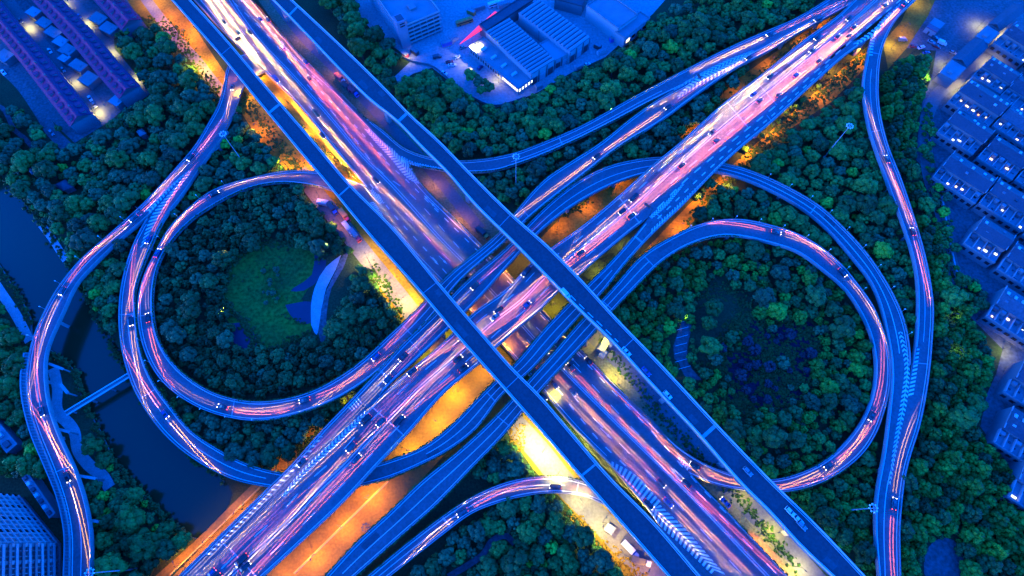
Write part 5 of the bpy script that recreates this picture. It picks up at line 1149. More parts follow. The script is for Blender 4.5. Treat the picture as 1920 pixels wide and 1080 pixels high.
for i, (x, y) in enumerate([(6, 4), (50, 55), (92, 107), (136, 157), (179, 212), (125, 5), (161, 50), (206, 101), (250, 151)]):
    street_lamp((x, y), PALE, 6500 if i in (1, 2, 4, 6) else 4000, f"bright lane lamp beside a purple terrace, {['first', 'second', 'third', 'fourth', 'fifth'][i] if i < 5 else ['first', 'second', 'third', 'fourth'][i - 5]} along the {'left' if i < 5 else 'right'} lane", 3.6, glow='lamp_white', group='lane lamps among the purple terraces')
for i, (x, y) in enumerate([(1832, 53), (1875, 63), (1890, 77), (1848, 117), (1778, 145), (1805, 160), (1760, 203), (1795, 170), (1737, 158), (1770, 120), (1671, 92), (1880, 655), (1870, 725), (1915, 735), (1855, 300)]):
    street_lamp((x, y), PALE, 6000 if i in (0, 1, 3) else 3500, f"{['first', 'second', 'third', 'fourth', 'fifth', 'sixth', 'seventh', 'eighth', 'ninth', 'tenth', 'eleventh', 'twelfth', 'thirteenth', 'fourteenth', 'fifteenth'][i]} pale lamp counted down the right estate streets from the top", 5, glow='lamp_white', group='pale lamps of the right estate')
street_lamp((1279, 595), PALE, 900, 'small park lamp at the top of the blue court', 4, glow='lamp_white')
street_lamp((1290, 712), SODW, 1200, 'orange park lamp at the bottom of the blue court', 4)
street_lamp((1768, 598), YEL, 300, 'tiny yellow lamp in the pine wood, upper', 7, glow='lamp_sodium'); street_lamp((1786, 672), YEL, 300, 'tiny yellow lamp in the pine wood, lower', 7, glow='lamp_sodium')
street_lamp((6, 772), YEL, 1800, 'yellow-green lamp at the left edge above the low building', 5)
street_lamp((893, 108), PALE, 14000, 'floodlight lamp washing the office wall in the factory yard', 7, glow='lamp_white'); street_lamp((905, 95), PALE, 7000, 'second floodlight lamp beside the office wall', 6, glow='lamp_white'); street_lamp((770, 112), PALE, 1500, 'white lamp at the factory gate below the parking block', 4, glow='lamp_white'); street_lamp((722, 158), PALE, 900, 'small lamp by the drive next to the right viaduct', 4, glow='lamp_white')
street_lamp((935, 155), PALE, 1500, 'low lamp in front of the lit office windows', 4, glow='lamp_white')
# high masts, unlit rings at the top
NAD = P(960, 1005, 0)
for (bx, by), (hx, hy), lab in (((967, 352), (968, 293), 'tall floodlight mast in the trees below the curving north ramp'), ((1545, 295), (1597, 238), 'tall floodlight mast in the wood inside the right ramps'), ((1583, 957), (1638, 953), 'tall floodlight mast leaning over the merged right ramps'), ((458, 307), (419, 250), 'tall floodlight mast beside the outer left ramp'), ((255, 1067), (168, 1071), 'tall floodlight mast at the bottom left by the canal trees'), ((701, 990), (664, 955), 'slim mast on a round base beside the amber street')):
    b0 = P(bx, by, 0); hh = HC * (1 - Vector((b0.x, b0.y)).length / Vector(P(hx, hy, 0)[:2]).length)
    if 'amber' in lab: hh = 14
    root = empty('floodlight_mast', b0, label=lab, cat='floodlight mast', group='floodlight masts')
    m = MB(); m.tube((0, 0, 0), (0, 0, .6), .6, .55, 12); m.tube((0, 0, .6), (0, 0, hh), .32, .14, 10); obj('pole', m.me('pole', [M['metal_dark' if 'amber' in lab else 'wall_pale']]), root)
    m = MB(); n = 16; rr = 1.3
    for i in range(n):
        a0, a1 = 2 * math.pi * i / n, 2 * math.pi * (i + 1) / n; m.bar((rr * math.cos(a0), rr * math.sin(a0), hh), (rr * math.cos(a1), rr * math.sin(a1), hh), .16)
    for i in range(4): a0 = math.pi * i / 2; m.bar((0, 0, hh), (rr * math.cos(a0), rr * math.sin(a0), hh), .1)
    obj('ring', m.me('ring', [M['metal_dark' if 'amber' in lab else 'steel_rail']]), root)
    for i in range(8):
        a0 = 2 * math.pi * i / 8; m = MB(); m.box((rr * 1.12 * math.cos(a0), rr * 1.12 * math.sin(a0), hh - .1), (.6, .45, .3), a0); obj('floodlight', m.me('floodlight', [M['metal_dark' if 'amber' in lab else 'lamp_off']]), root)
# small unlit posts along the loops
m = MB(); m.tube((0, 0, 0), (0, 0, 3.6), .07, .05, 6); PM = m.me('pole', [M['metal']]); m = MB(); m.box((.25, 0, 3.66), (.75, .3, .16), 0, 0, .8); PH = m.me('lamp_head', [M['lamp_off']])
def posts(r, side, p0, p1, gap, lab):
    d0, d1 = sorted((r.s[r.near(p0)], r.s[r.near(p1)])); i = 0
    for d in np.arange(d0, d1, gap):
        p, t = r.at((side, -.02), d); n = Vector((-t.y, t.x, 0)); sgn = 1 if side == 'R' else -1
        root = empty('lamp_post', (p.x, p.y, p.z + .2), math.atan2(n.y, n.x) + (0 if sgn > 0 else math.pi), label=lab, cat='lamp post', group=lab + ', a row')
        obj('pole', PM, root); obj('lamp_head', PH, root)
posts(O, 'L', (240, 420), (75, 640), 13, 'small white-headed lamp post on the outer edge of the left outer ramp')
posts(A, 'R', (440, 340), (300, 450), 13, 'small white-headed lamp post along the upper left loop edge'); posts(A, 'R', (268, 560), (480, 790), 11, 'small white-headed lamp post along the lower left loop edge')
posts(B, 'L', (1440, 332), (1690, 640), 11, 'small white-headed lamp post along the right middle ramp')
posts(F, 'L', (1290, 430), (1630, 560), 11, 'small white-headed lamp post along the outer edge of the right loop')
# overhead and gore signs
def gantry(px, z, road, lab):
    i = road.near(px); p = Vector(road.off(.5, i)); t = Vector(road.Lw[i + 1] - road.Lw[i]).normalized(); n = Vector((-t.y, t.x, 0)); q = P(px[0], px[1], z)
    root = empty('road_sign', (q.x, q.y, 0), label=lab, cat='road sign'); root.location.z = z
    m = MB(); m.tube((0, 0, 0), (0, 0, 6.2), .2, .15); obj('post', m.me('post', [M['metal_dark']]), root)
    m = MB(); m.bar((0, 0, 6), (n.x * 4.2, n.y * 4.2, 6), .22); obj('arm', m.me('arm', [M['metal_dark']]), root)
    m = MB(); m.bar((n.x * 1.4, n.y * 1.4, 5.7), (n.x * 4.6, n.y * 4.6, 5.7), .18, 2.0); obj('sign_board', m.me('sign_board', [M['metal_dark']]), root)
gantry((268, 400), 6.5, O, 'dark cantilever road sign at the fork of the left ramps'); gantry((1299, 151), 8.5, A, 'dark cantilever road sign at the fork of the north-east ramps'); gantry((446, 92), 3, N, 'dark cantilever road sign over the highway at the top left'); gantry((1583, 14), MZ - 3, Mm, 'dark cantilever road sign at the top right merge'); gantry((687, 767), MZ, Mm, 'dark sign on the nose where the slip road leaves the deck'); gantry((1218, 404), MZ, G, 'dark sign on the nose where the climbing ramp joins the deck')
V1, V2, Mm, B, A, K, G, F, O, S, H = ELEV
# ------------------------------------------------------------------ vehicles
def body_profile(L, W, pts):
    """lofted car body: pts = (x, half width, z bottom, z top)"""
    m = MB(); n = len(pts)
    for x, w, z0, z1 in pts:
        c = min(.16, w * .3)
        m.v += [(x, -w, z0), (x, w, z0), (x, w, z1 - c), (x, w - c, z1), (x, -w + c, z1), (x, -w, z1 - c)]
    for i in range(n - 1):
        for q in range(6): m.f.append([6 * i + q, 6 * i + (q + 1) % 6, 6 * i + 6 + (q + 1) % 6, 6 * i + 6 + q][::-1]); m.m.append(0)
    m.f.append([0, 1, 2, 3, 4, 5]); m.m.append(0); m.f.append([6 * n - 6 + q for q in range(5, -1, -1)]); m.m.append(0)
    return m
def wheels(m, xs, w, r, mi):
    for x in xs:
        for s in (-1, 1): m.tube((x, s * (w - .22), r), (x, s * (w + .01), r), r, r, 12, mi)
CARS = {}
def car_kind(kind, colname):
    k = (kind, colname)
    if k in CARS: return CARS[k]
    if kind == 'saloon': L, W, H = 4.6, .9, 1.45; pr = [(-2.3, .78, .35, .85), (-2.2, .86, .25, .98), (-1.3, .9, .22, 1.0), (.9, .9, .22, .98), (1.9, .88, .25, .82), (2.25, .8, .3, .7), (2.3, .7, .35, .6)]; cab = [(-1.75, .74, .9, .98), (-1.05, .7, .9, 1.42), (.15, .7, .9, 1.45), (1.05, .76, .9, .98)]
    elif kind == 'hatchback': L, W, H = 4.1, .88, 1.5; pr = [(-2.05, .8, .35, .9), (-1.95, .86, .25, 1.05), (-1, .88, .22, 1.05), (.8, .88, .22, 1.0), (1.7, .86, .25, .85), (2.02, .78, .3, .7), (2.05, .7, .35, .6)]; cab = [(-1.98, .72, .95, 1.1), (-1.55, .7, .95, 1.48), (.1, .7, .95, 1.5), (.95, .76, .95, 1.0)]
    elif kind == 'van': L, W, H = 5.2, .98, 2.1; pr = [(-2.6, .95, .35, 2.0), (-2.55, .98, .28, 2.08), (.9, .98, .25, 2.1), (1.5, .96, .25, 1.5), (2.5, .9, .3, .95), (2.6, .82, .35, .7)]; cab = [(.95, .9, 1.2, 2.0), (1.25, .88, 1.2, 1.75), (1.58, .84, 1.2, 1.5)]
    else: L, W, H = 10.5, 1.24, 3.0; pr = [(-5.2, 1.2, .4, 2.9), (-5.15, 1.24, .35, 3.0), (5.0, 1.24, .35, 3.0), (5.2, 1.2, .4, 2.6)]; cab = [(-4.9, 1.26, 1.5, 2.4), (4.9, 1.26, 1.5, 2.4)]
    b = body_profile(L, W, pr); wheels(b, (-L * .3, L * .3), W, .32 if kind != 'bus' else .5, 1)
    if kind != 'bus' and kind != 'van':
        t = cab; b.add([(t[1][0], -.6, H + .006), (t[2][0], -.6, H + .006), (t[2][0], .6, H + .006), (t[1][0], .6, H + .006)], [(0, 1, 2, 3)], 0)
    if kind == 'bus':
        for x in (-3, 0, 3): b.box((x, 0, 3.12), (1.6, 1.3, .22), 0, 0)
    body = b.me('body', [M[colname], M['tyre']]); c = body_profile(L, W, cab); cabin = c.me('glasshouse', [M['glass_dark']])
    xf, xr = pr[-1][0], pr[0][0]; zh = .62 if kind != 'bus' else .8
    hm = MB(); hm.box((0, 0, 0), (.14, .34, .17)); tm = MB(); tm.box((0, 0, 0), (.1, .34, .18))
    CARS[k] = dict(body=body, cab=cabin, head=hm.me('headlight', [M['head_glow']]), tail=tm.me('taillight', [M['tail_glow']]), headoff=hm.me('headlight', [M['lamp_off']]), tailoff=tm.me('taillight', [M['red_paint']]), xf=xf, xr=xr, w=W * .68, zh=zh)
    return CARS[k]
for nm, c in (('car_black', (.012, .012, .014)), ('car_grey', (.05, .052, .056)), ('car_silver', (.16, .165, .17)), ('car_white', (.5, .5, .5)), ('car_blue', (.02, .04, .14)), ('car_red', (.16, .015, .015))):
    M[nm] = mat(nm, c, rough=.25, spec=.5)
def beam(name, col, power, reach, h=.62, wide=.01, soft=.03, bend=0.0):
    """streak lamp: pattern shaped to draw an even light trail along the lane"""
    l = bpy.data.lights.new(name, 'SPOT'); l.color = col; l.energy = power * 80; l.spot_size = R(70); l.spot_blend = .3; l.shadow_soft_size = soft
    l.use_nodes = True; t = l.node_tree; L = t.links; e = t.nodes['Emission']
    f = t.nodes.new('ShaderNodeLightFalloff'); f.inputs[0].default_value = 1.0
    tc = t.nodes.new('ShaderNodeTexCoord'); sp = t.nodes.new('ShaderNodeSeparateXYZ'); L.new(tc.outputs['Normal'], sp.inputs[0])
    def op(o, a, b=None, **k):
        n = t.nodes.new('ShaderNodeMath'); n.operation = o
        for i, v in enumerate((a, b)):
            if v is None: continue
            if isinstance(v, (int, float)): n.inputs[i].default_value = v
            else: L.new(v, n.inputs[i])
        return n.outputs[0]
    def ramp(v, a, b):
        n = t.nodes.new('ShaderNodeMapRange'); n.interpolation_type = 'SMOOTHSTEP'; n.inputs[1].default_value = a; n.inputs[2].default_value = b; n.inputs[3].default_value = 0 if a < b else 1; n.inputs[4].default_value = 1 if a < b else 0
        if a > b: n.inputs[1].default_value, n.inputs[2].default_value = b, a
        L.new(v, n.inputs[0]); return n.outputs[0]
    down = op('MULTIPLY', sp.outputs[0], BSIGN); dep = op('DIVIDE', down, op('MAXIMUM', op('ABSOLUTE', sp.outputs[2]), .01)); dp = op('MAXIMUM', dep, .004)
    az = op('MAXIMUM', op('ABSOLUTE', sp.outputs[2]), .01); side = sp.outputs[1]
    if bend: side = op('SUBTRACT', side, op('MULTIPLY', az, op('DIVIDE', bend * h / 2, op('MAXIMUM', dep, h / (reach * 1.4)))))   # bends the drawn streak to follow the lane's curve
    lat = op('DIVIDE', op('ABSOLUTE', side), op('MAXIMUM', down, .004))
    k = op('ADD', ramp(lat, .42, .12), op('MULTIPLY', ramp(lat, 5.0, .2), wide))
    k = op('MULTIPLY', k, op('MULTIPLY', ramp(dep, h / reach * .75, h / reach * 1.3), ramp(dep, .34, .2)))
    L.new(op('MULTIPLY', f.outputs['Constant'], op('DIVIDE', k, op('MULTIPLY', dp, 80.0))), e.inputs['Strength']); return l
BP = 1.0; BSIGN = -1.0
HEADC = (1, .46, .04); HEADW = (1, .66, .20); TAILC = (1, .17, .03)
SPEC = {'hot': ('head_streak_light', (1, .56, .10), 17, 80, .62, .016), 'head': ('head_streak_light', HEADC, 13, 100, .62, .0045), 'headw': ('head_streak_light', HEADW, 7, 100, .62, .003), 'dim': ('head_streak_light', HEADC, 5, 50, .62, .004), 'tail': ('tail_streak_light', TAILC, 10, 90, .72, .0022), 'tdim': ('tail_streak_light', TAILC, 4, 30, .72, .003),
        'headc': ('head_streak_light', HEADC, 13, 36, .62, .009), 'dimc': ('head_streak_light', HEADC, 5, 24, .62, .006), 'tailc': ('tail_streak_light', TAILC, 13, 34, .72, .006)}
BCACHE = {}
def streak_data(kind, bend):
    q = round(bend / .002) * .002 if abs(bend) > .0012 else 0.0
    if (kind, q) not in BCACHE:
        n, c, pw, reach, h, w = SPEC[kind]; BCACHE[kind, q] = beam(n, c, pw * BP, reach, h, w, .03, q)
    return BCACHE[kind, q]
def car(p, t, kind, colname, label, group=None, head='head', tail='tail', k=.19, name=None, cat=None, bend=0.0):
    d = car_kind(kind, colname)
    root = empty(name or ('car' if kind in ('saloon', 'hatchback') else kind), p, 0, label=label, cat=cat or ('car' if kind in ('saloon', 'hatchback') else kind), group=group)
    yaw = math.atan2(t.y, t.x); pitch = -math.atan2(t.z, math.hypot(t.x, t.y)); root.rotation_euler = (0, pitch, yaw)
    obj('body', d['body'], root); obj('glasshouse', d['cab'], root)
    for s in (-1, 1):
        obj('headlight', d['head'] if head else d['headoff'], root, (d['xf'] - .02, s * d['w'], d['zh'])); obj('taillight', d['tail'] if tail else d['tailoff'], root, (d['xr'] + .02, s * d['w'], d['zh'] + .1))
        if head:
            o = bpy.data.objects.new('head_streak_light', streak_data(head, bend)); C.objects.link(o); o.parent = root; o.location = (d['xf'] + .12, s * d['w'], d['zh']); o.rotation_euler = (0, R(-90), 0)
    if tail:
        for s in (-1, 1):
            o = bpy.data.objects.new('tail_streak_light', streak_data(tail, -bend)); C.objects.link(o); o.parent = root; o.location = (d['xr'] - .12, s * d['w'], d['zh'] + .1); o.rotation_euler = (0, R(-90), R(180))
    return root
ORD = ['first', 'second', 'third', 'fourth', 'fifth', 'sixth', 'seventh', 'eighth', 'ninth', 'tenth'] + [f'number {i}' for i in range(11, 60)]
COLN = {'car_black': 'black', 'car_grey': 'dark grey', 'car_silver': 'silver', 'car_white': 'white', 'car_blue': 'dark blue', 'car_red': 'dark red'}
NCARS = [0]; GAPK = 1.7
def traffic(path, spec, p0, p1, gap, rev, where, head='head', tail='tail', road=None, k=.19):
    """added cars whose lamps draw light streaks along a lane; rev = driving against the traced direction"""
    if isinstance(path, Road): f = lambda d: path.at(spec, d); L = path.len; s0 = path.s[path.near(p0)] if p0 else 0; s1 = path.s[path.near(p1)] if p1 else L
    else: f = path.at; L = path.len; s0, s1 = 0, path.len
    s0, s1 = min(s0, s1), max(s0, s1); d = s0 + 3; i = 0
    while d < s1 - 2:
        p, t = f(d); q = PX(p); ta, tb = f(max(d - 7, 0))[1], f(min(d + 7, L))[1]
        bend = ((math.atan2(tb.y, tb.x) - math.atan2(ta.y, ta.x) + math.pi) % (2 * math.pi) - math.pi) / 14 * (-1 if rev else 1)
        if head in ('head', 'headw', 'dim', 'hot'): bend = bend if abs(bend) > .006 else 0.0
        if -60 < q[0] < 1980 and -50 < q[1] < 1130:
            kind = random.choices(['saloon', 'hatchback', 'van'], [5, 3, 1])[0]; col = random.choices(list(COLN), [7, 5, .3, .05, 2, .3])[0]
            car(p + Vector((0, 0, .015)), -t if rev else t, kind, col, f"{COLN[col]} {kind}, {ORD[i]} {where}", 'added cars carrying streak lamps', head, tail, k, bend=bend); i += 1; NCARS[0] += 1
        d += gap * (3.1 if head in ('head', 'headw', 'dim', 'hot') else 1.9) * random.uniform(.75, 1.25)
T = traffic
# crossing deck M: upper carriageway drives south-west, lower drives north-east
T(Mm, .07, (760, 700), (1200, 330), 26, True, 'up the outer south-west lane of the crossing deck', 'headw', 'tdim')
T(Mm, .15, (375, 1080), (700, 770), 26, True, 'up the second south-west lane at the bottom left', 'head', 'tdim')
T(Mm, .33, (375, 1080), (1602, 0), 27, True, 'up the third south-west lane of the crossing deck', 'head', 'tdim')
T(Mm, .42, (420, 1040), (1602, 0), 25, True, 'up the innermost south-west lane of the crossing deck', 'headw', 'tdim')
T(Mm, .58, (420, 1050), (1660, 0), 20, False, 'up the innermost north-east lane of the crossing deck', 'dim', 'tail')
T(Mm, .68, (740, 800), (1660, 10), 21, False, 'up the second north-east lane of the crossing deck', 'dim', 'tail')
T(Mm, .84, (860, 700), (1150, 450), 24, False, 'up the outer north-east lane near the centre', 'head', 'tail')
T(Mm, .8, (1440, 170), (1690, 0), 12, False, 'up the outer north-east lane at the top right', 'hot', 'tail')
T(Mm, .2, (1440, 150), (1602, 0), 16, True, 'up the second south-west lane at the top right', 'hot', 'tdim')
T(B, .45, (560, 880), (960, 480), 19, True, 'up the slip road beside the crossing deck', 'headw', 'tdim')
T(B, .72, (720, 725), (950, 485), 26, True, 'up the inner slip road lane beside the crossing deck', 'headw', 'tdim')
# N: left carriageway drives south-east, right drives north-west
n1 = Lane(N, [(395, -30), (430, 15), (485, 82), (540, 150), (640, 268), (668, 300), (728, 362), (826, 470), (872, 520), (1040, 700), (1155, 818), (1268, 935), (1412, 1082), (1450, 1120)])
n2 = Lane(N, [(382, -30), (415, 15), (470, 92), (525, 158), (618, 270), (652, 310), (712, 372)])
n2b = Lane(N, [(1030, 712), (1120, 808), (1240, 930), (1385, 1080), (1425, 1120)])
n3 = Lane(N, [(1060, 680), (1175, 800), (1300, 920), (1450, 1070), (1500, 1120)])
n4 = Lane(N, [(1095, 668), (1210, 790), (1325, 905), (1420, 1010)])
n5 = Lane(N, [(430, -30), (500, 50), (560, 125), (600, 170)])
n0 = Lane(N, [(370, -30), (400, 15), (450, 80)])
n6 = Lane(N, [(445, -30), (520, 58), (590, 135)])
n7 = Lane(N, [(1008, 735), (1080, 812), (1180, 910), (1300, 1030), (1370, 1105)])
T(n1, 0, None, None, 20, False, 'down the inner south-east highway lane', 'head', 'tdim')
T(n2, 0, None, None, 19, False, 'down the second south-east highway lane, top', 'hot', 'tdim')
T(n2b, 0, None, None, 20, False, 'down the second south-east highway lane, bottom', 'head', 'tdim')
T(n7, 0, None, None, 26, False, 'down the outer south-east highway lane, bottom', 'headw', 'tdim')
T(n3, 0, None, None, 21, True, 'up the inner north-west highway lane, lower right', 'headw', 'tail')
T(n4, 0, None, None, 27, True, 'up the second north-west highway lane, lower right', 'head', 'tail')
T(n5, 0, None, None, 11, True, 'down the inner north-west lane at the top left', 'hot', 'tail'); T(n6, 0, None, None, 13, True, 'down the second north-west lane at the top left', 'hot', 'tail')
T(n0, 0, None, None, 15, False, 'down the outer south-east lane at the very top', 'hot', 'tdim')
# ramps
T(A, .62, (1540, 30), (1100, 305), 16, False, 'down the north-east feeder ramp', 'head', 'tdim')
T(A, .35, (715, 660), (540, 765), 20, False, 'round the lower end of the left loop', 'headc', 'tailc')
T(A, .55, (430, 765), (300, 700), 26, False, 'round the bottom left of the left loop', 'dimc', 'tailc')
T(A, .35, (275, 610), (275, 520), 22, False, 'up the left side of the left loop', 'dimc', 'tailc')
T(A, .68, (280, 480), (470, 345), 18, False, 'over the top left of the left loop', 'headc', 'tailc')
T(G, .72, (285, 440), (262, 660), 22, False, 'down the middle left ramp', 'headc', 'tailc')
T(G, .6, (300, 770), (445, 882), 20, False, 'down the lower bend of the middle left ramp', 'headc', 'tailc')
T(O, .52, (440, 160), (400, 250), 21, False, 'down the top of the outer left ramp', 'headc', 'tailc')
T(O, .38, (370, 290), (100, 600), 20, False, 'down the middle of the outer left ramp', 'headc', 'tailc')
T(O, .55, (75, 760), (140, 950), 17, False, 'down the lower end of the outer left ramp', 'headc', 'tailc')
T(F, .32, (1440, 435), (1590, 520), 17, False, 'over the top right of the right loop', 'headc', 'tailc')
T(F, .62, (1640, 770), (1490, 905), 18, False, 'round the lower right of the right loop', 'headc', 'tailc')
T(F, .5, (1440, 912), (1240, 820), 18, False, 'where the right loop joins the highway', 'headc', 'tailc')
T(S, .55, (1655, 290), (1735, 530), 18, True, 'up the outer right ramp', 'headc', 'tailc')
T(S, .45, (1680, 930), (1668, 1090), 19, True, 'at the bottom of the outer right ramp', 'headc', 'tailc')
T(H, .6, (860, 980), (1080, 912), 18, True, 'round the bottom centre slip road', 'headc', 'tailc')
T(K, .4, (1440, 75), (1560, 8), 22, True, 'up the far end of the north ramp', 'hot', 'tail')
T(S, .5, (1700, 0), (1660, 60), 19, True, 'at the top of the outer right ramp', 'dimc', 'tailc')
# white cars plainly seen on the right viaduct, and the ones parked in the yards
for (x, y, kind, col, lab) in [(1174, 660, 'saloon', 'car_white', 'white saloon on the right viaduct, nearest the crossing decks'), (1211, 697, 'saloon', 'car_blue', 'blue saloon on the right viaduct between two white cars'), (1251, 741, 'hatchback', 'car_white', 'white hatchback on the right viaduct below the blue saloon'), (1401, 884, 'hatchback', 'car_silver', 'silver hatchback on the right viaduct beside the right loop'), (1480, 959, 'hatchback', 'car_white', 'first of three close white cars low on the right viaduct'), (1495, 974, 'saloon', 'car_white', 'middle of three close white cars low on the right viaduct'), (1502, 985, 'hatchback', 'car_silver', 'last of three close white cars low on the right viaduct'), (1060, 552, 'van', 'car_white', 'white van on the right viaduct above the crossing deck')]:
    p0 = P(x, y, 18); d = V2.s[V2.near((x, y))]; _, t = V2.at(.5, d); car(p0 + Vector((0, 0, .01)), t, kind, col, lab, None, None, None)
for (x, y, a, kind, col, lab) in [(843, 117, .3, 'saloon', 'car_red', 'dark red car parked in the factory yard'), (848, 123, .1, 'saloon', 'car_white', 'white car parked beside the red one in the factory yard'), (858, 108, .6, 'hatchback', 'car_white', 'white hatchback parked above the red car in the yard'), (879, 133, .5, 'saloon', 'car_grey', 'grey car parked by the lone tree in the yard'), (833, 138, -.5, 'hatchback', 'car_white', 'white hatchback parked at the yard wall'), (170, 186, -.9, 'saloon', 'car_white', 'white car parked in the left lane of the purple terraces'), (178, 198, -.9, 'saloon', 'car_silver', 'silver car parked below the white one by the purple terraces'), (95, 97, -.9, 'hatchback', 'car_white', 'white car parked by the second lane lamp'), (8, 137, -.8, 'saloon', 'car_white', 'white car parked on the broad path at the left edge'), (98, 250, -.8, 'saloon', 'car_silver', 'silver car at the lower end of the broad path'), (1745, 235, 1.2, 'saloon', 'car_white', 'white car parked on the estate street at the right'), (1744, 246, 1.2, 'hatchback', 'car_silver', 'silver car parked below the white one on the estate street'), (1745, 255, 1.2, 'saloon', 'car_grey', 'grey car parked third on the estate street'), (1712, 88, 0, 'hatchback', 'car_red', 'red car parked at the roadside corner'), (1726, 90, .4, 'saloon', 'car_white', 'white car parked at the roadside corner'), (1691, 76, 0, 'van', 'car_silver', 'pale van parked by the outer right ramp'), (1745, 80, -.6, 'saloon', 'car_silver', 'silver car parked in the roadside lot'), (1755, 88, -.6, 'saloon', 'car_red', 'red saloon parked in the roadside lot'), (1765, 82, -.6, 'van', 'car_white', 'white van parked in the roadside lot'), (1853, 851, -.7, 'hatchback', 'car_red', 'red car parked on the lowest estate street'), (1872, 868, -.7, 'saloon', 'car_white', 'white car parked on the lowest estate street'), (1885, 880, -.7, 'saloon', 'car_silver', 'silver car parked last on the lowest estate street')]:
    car(P(x, y, .06), Vector((math.cos(a), math.sin(a), 0)), kind, col, lab, None, None, None)
for (x, y, a, lab) in [(871, 44, .42, 'orange-lit coach parked behind the parking block'), (930, 10, .42, 'pale coach parked at the top of the factory yard')]:
    car(P(x, y, .05), Vector((math.cos(a), math.sin(a), 0)), 'bus', 'orange_paint_and_light' if 'orange' in lab else 'car_white', lab, None, None, None, name='coach', cat='coach')  # orange light falling on the first coach is put into its body colour
# lorries in the strips under the viaducts
def lorry(px, a, cabm, boxm, lab):
    p = P(*px, .03); root = empty('lorry', p, a, label=lab, cat='lorry')
    m = MB(); m.box((-.9, 0, .95), (6.6, 1.0, .35)); wheels(m, (-3.2, -2.2, 2.6), 1.1, .48, 1); obj('chassis', m.me('chassis', [M['metal_dark'], M['tyre']]), root)
    m = MB(); m.box((2.9, 0, 1.75), (1.9, 2.2, 2.2), 0, 0, .9); m.box((3.3, 0, 2.95), (1.0, 1.9, .18)); cb = obj('cab', m.me('cab', [M[cabm]]), root); m = MB(); m.box((3.84, 0, 2.1), (.06, 1.8, .8)); obj('windscreen', m.me('windscreen', [M['glass_dark']]), cb)
    m = MB(); m.box((-1.2, 0, 2.35), (5.6, 2.4, 2.4)); m.box((-1.2, 0, 3.6), (5.4, 2.2, .08)); obj('cargo_box', m.me('cargo_box', [M[boxm]]), root)
for q in [((655, 432), -.9, 'white_paint', 'metal', 'white lorry under the left viaduct beside the conifer ring'), ((668, 445), -.9, 'red_paint', 'roof_pale', 'red-cabbed lorry below the white lorry under the viaduct'), ((625, 395), -.9, 'blue_paint', 'metal_dark', 'blue-cabbed lorry parked by the loop ramp end'), ((648, 408), -.9, 'red_paint', 'orange_paint_and_light', 'orange-boxed lorry under the left viaduct'), ((612, 385), -.2, 'orange_paint_and_light', 'metal', 'orange-cabbed lorry turned across the parking strip'), ((652, 168), -.8, 'red_paint', 'metal_dark', 'red-cabbed lorry under the right viaduct at the top'), ((664, 176), -.8, 'blue_paint', 'red_paint', 'red-boxed lorry beside the highway under the right viaduct'), ((640, 152), -.8, 'white_paint', 'red_paint', 'white-cabbed lorry first in the strip under the right viaduct'), ((905, 440), -.8, 'orange_paint_and_light', 'metal_dark', 'orange-lit lorry where the highway meets the crossing decks'), ((1180, 1030), -.8, 'blue_paint', 'metal', 'blue-cabbed lorry on the rubble strip at the bottom'), ((1200, 1052), -.3, 'white_paint', 'metal_dark', 'dark-boxed lorry at the end of the rubble strip')]: lorry(*q)
def crate(px, a, d, mt, lab, grp):
    p = P(*px, 0); root = empty('container', (p.x, p.y, .06), a, label=lab, cat='container', group=grp); m = MB(); m.box((0, 0, d[2] / 2), d); n = int(d[0] / .6)
    for i in range(n): m.box((-d[0] / 2 + (i + .5) * d[0] / n, 0, d[2] / 2), (.2, d[1] + .12, d[2] - .3))
    obj('body', m.me('body', [M[mt]]), root); m = MB(); m.box((0, 0, d[2] + .06), (d[0] + .05, d[1] + .05, .1)); obj('lid', m.me('lid', [M['roof_pale']]), root)
for i, (x, y, a, l, mt, w) in enumerate([(850, 75, .4, 6, 'metal', 'grey container beside the parking block'), (838, 84, .4, 6, 'blue_paint', 'blue container beside the parking block'), (897, 18, .4, 8, 'roof_pale', 'pale container in the upper yard'), (945, 12, .4, 8, 'metal', 'grey container by the pale coach'), (884, 26, -.5, 5, 'orange_paint_and_light', 'orange container behind the coach'), (1085, 128, .5, 5, 'metal', 'grey container on the lane below the right shed'), (1128, 100, .5, 6, 'white_paint', 'white container at the bend of the factory lane'), (1120, 90, -.6, 4, 'metal_dark', 'dark container by the right shed corner'), (760, 106, -.7, 4, 'red_paint', 'red container at the factory gate'), (778, 100, -.7, 5, 'metal_dark', 'dark container at the factory gate'), (1010, 165, .5, 4, 'metal', 'small grey container by the lit office corner'), (1150, 76, .4, 5, 'blue_paint', 'blue container below the large hall')]): crate((x, y), a, (l, 2.4, 2.5), mt, w, None)
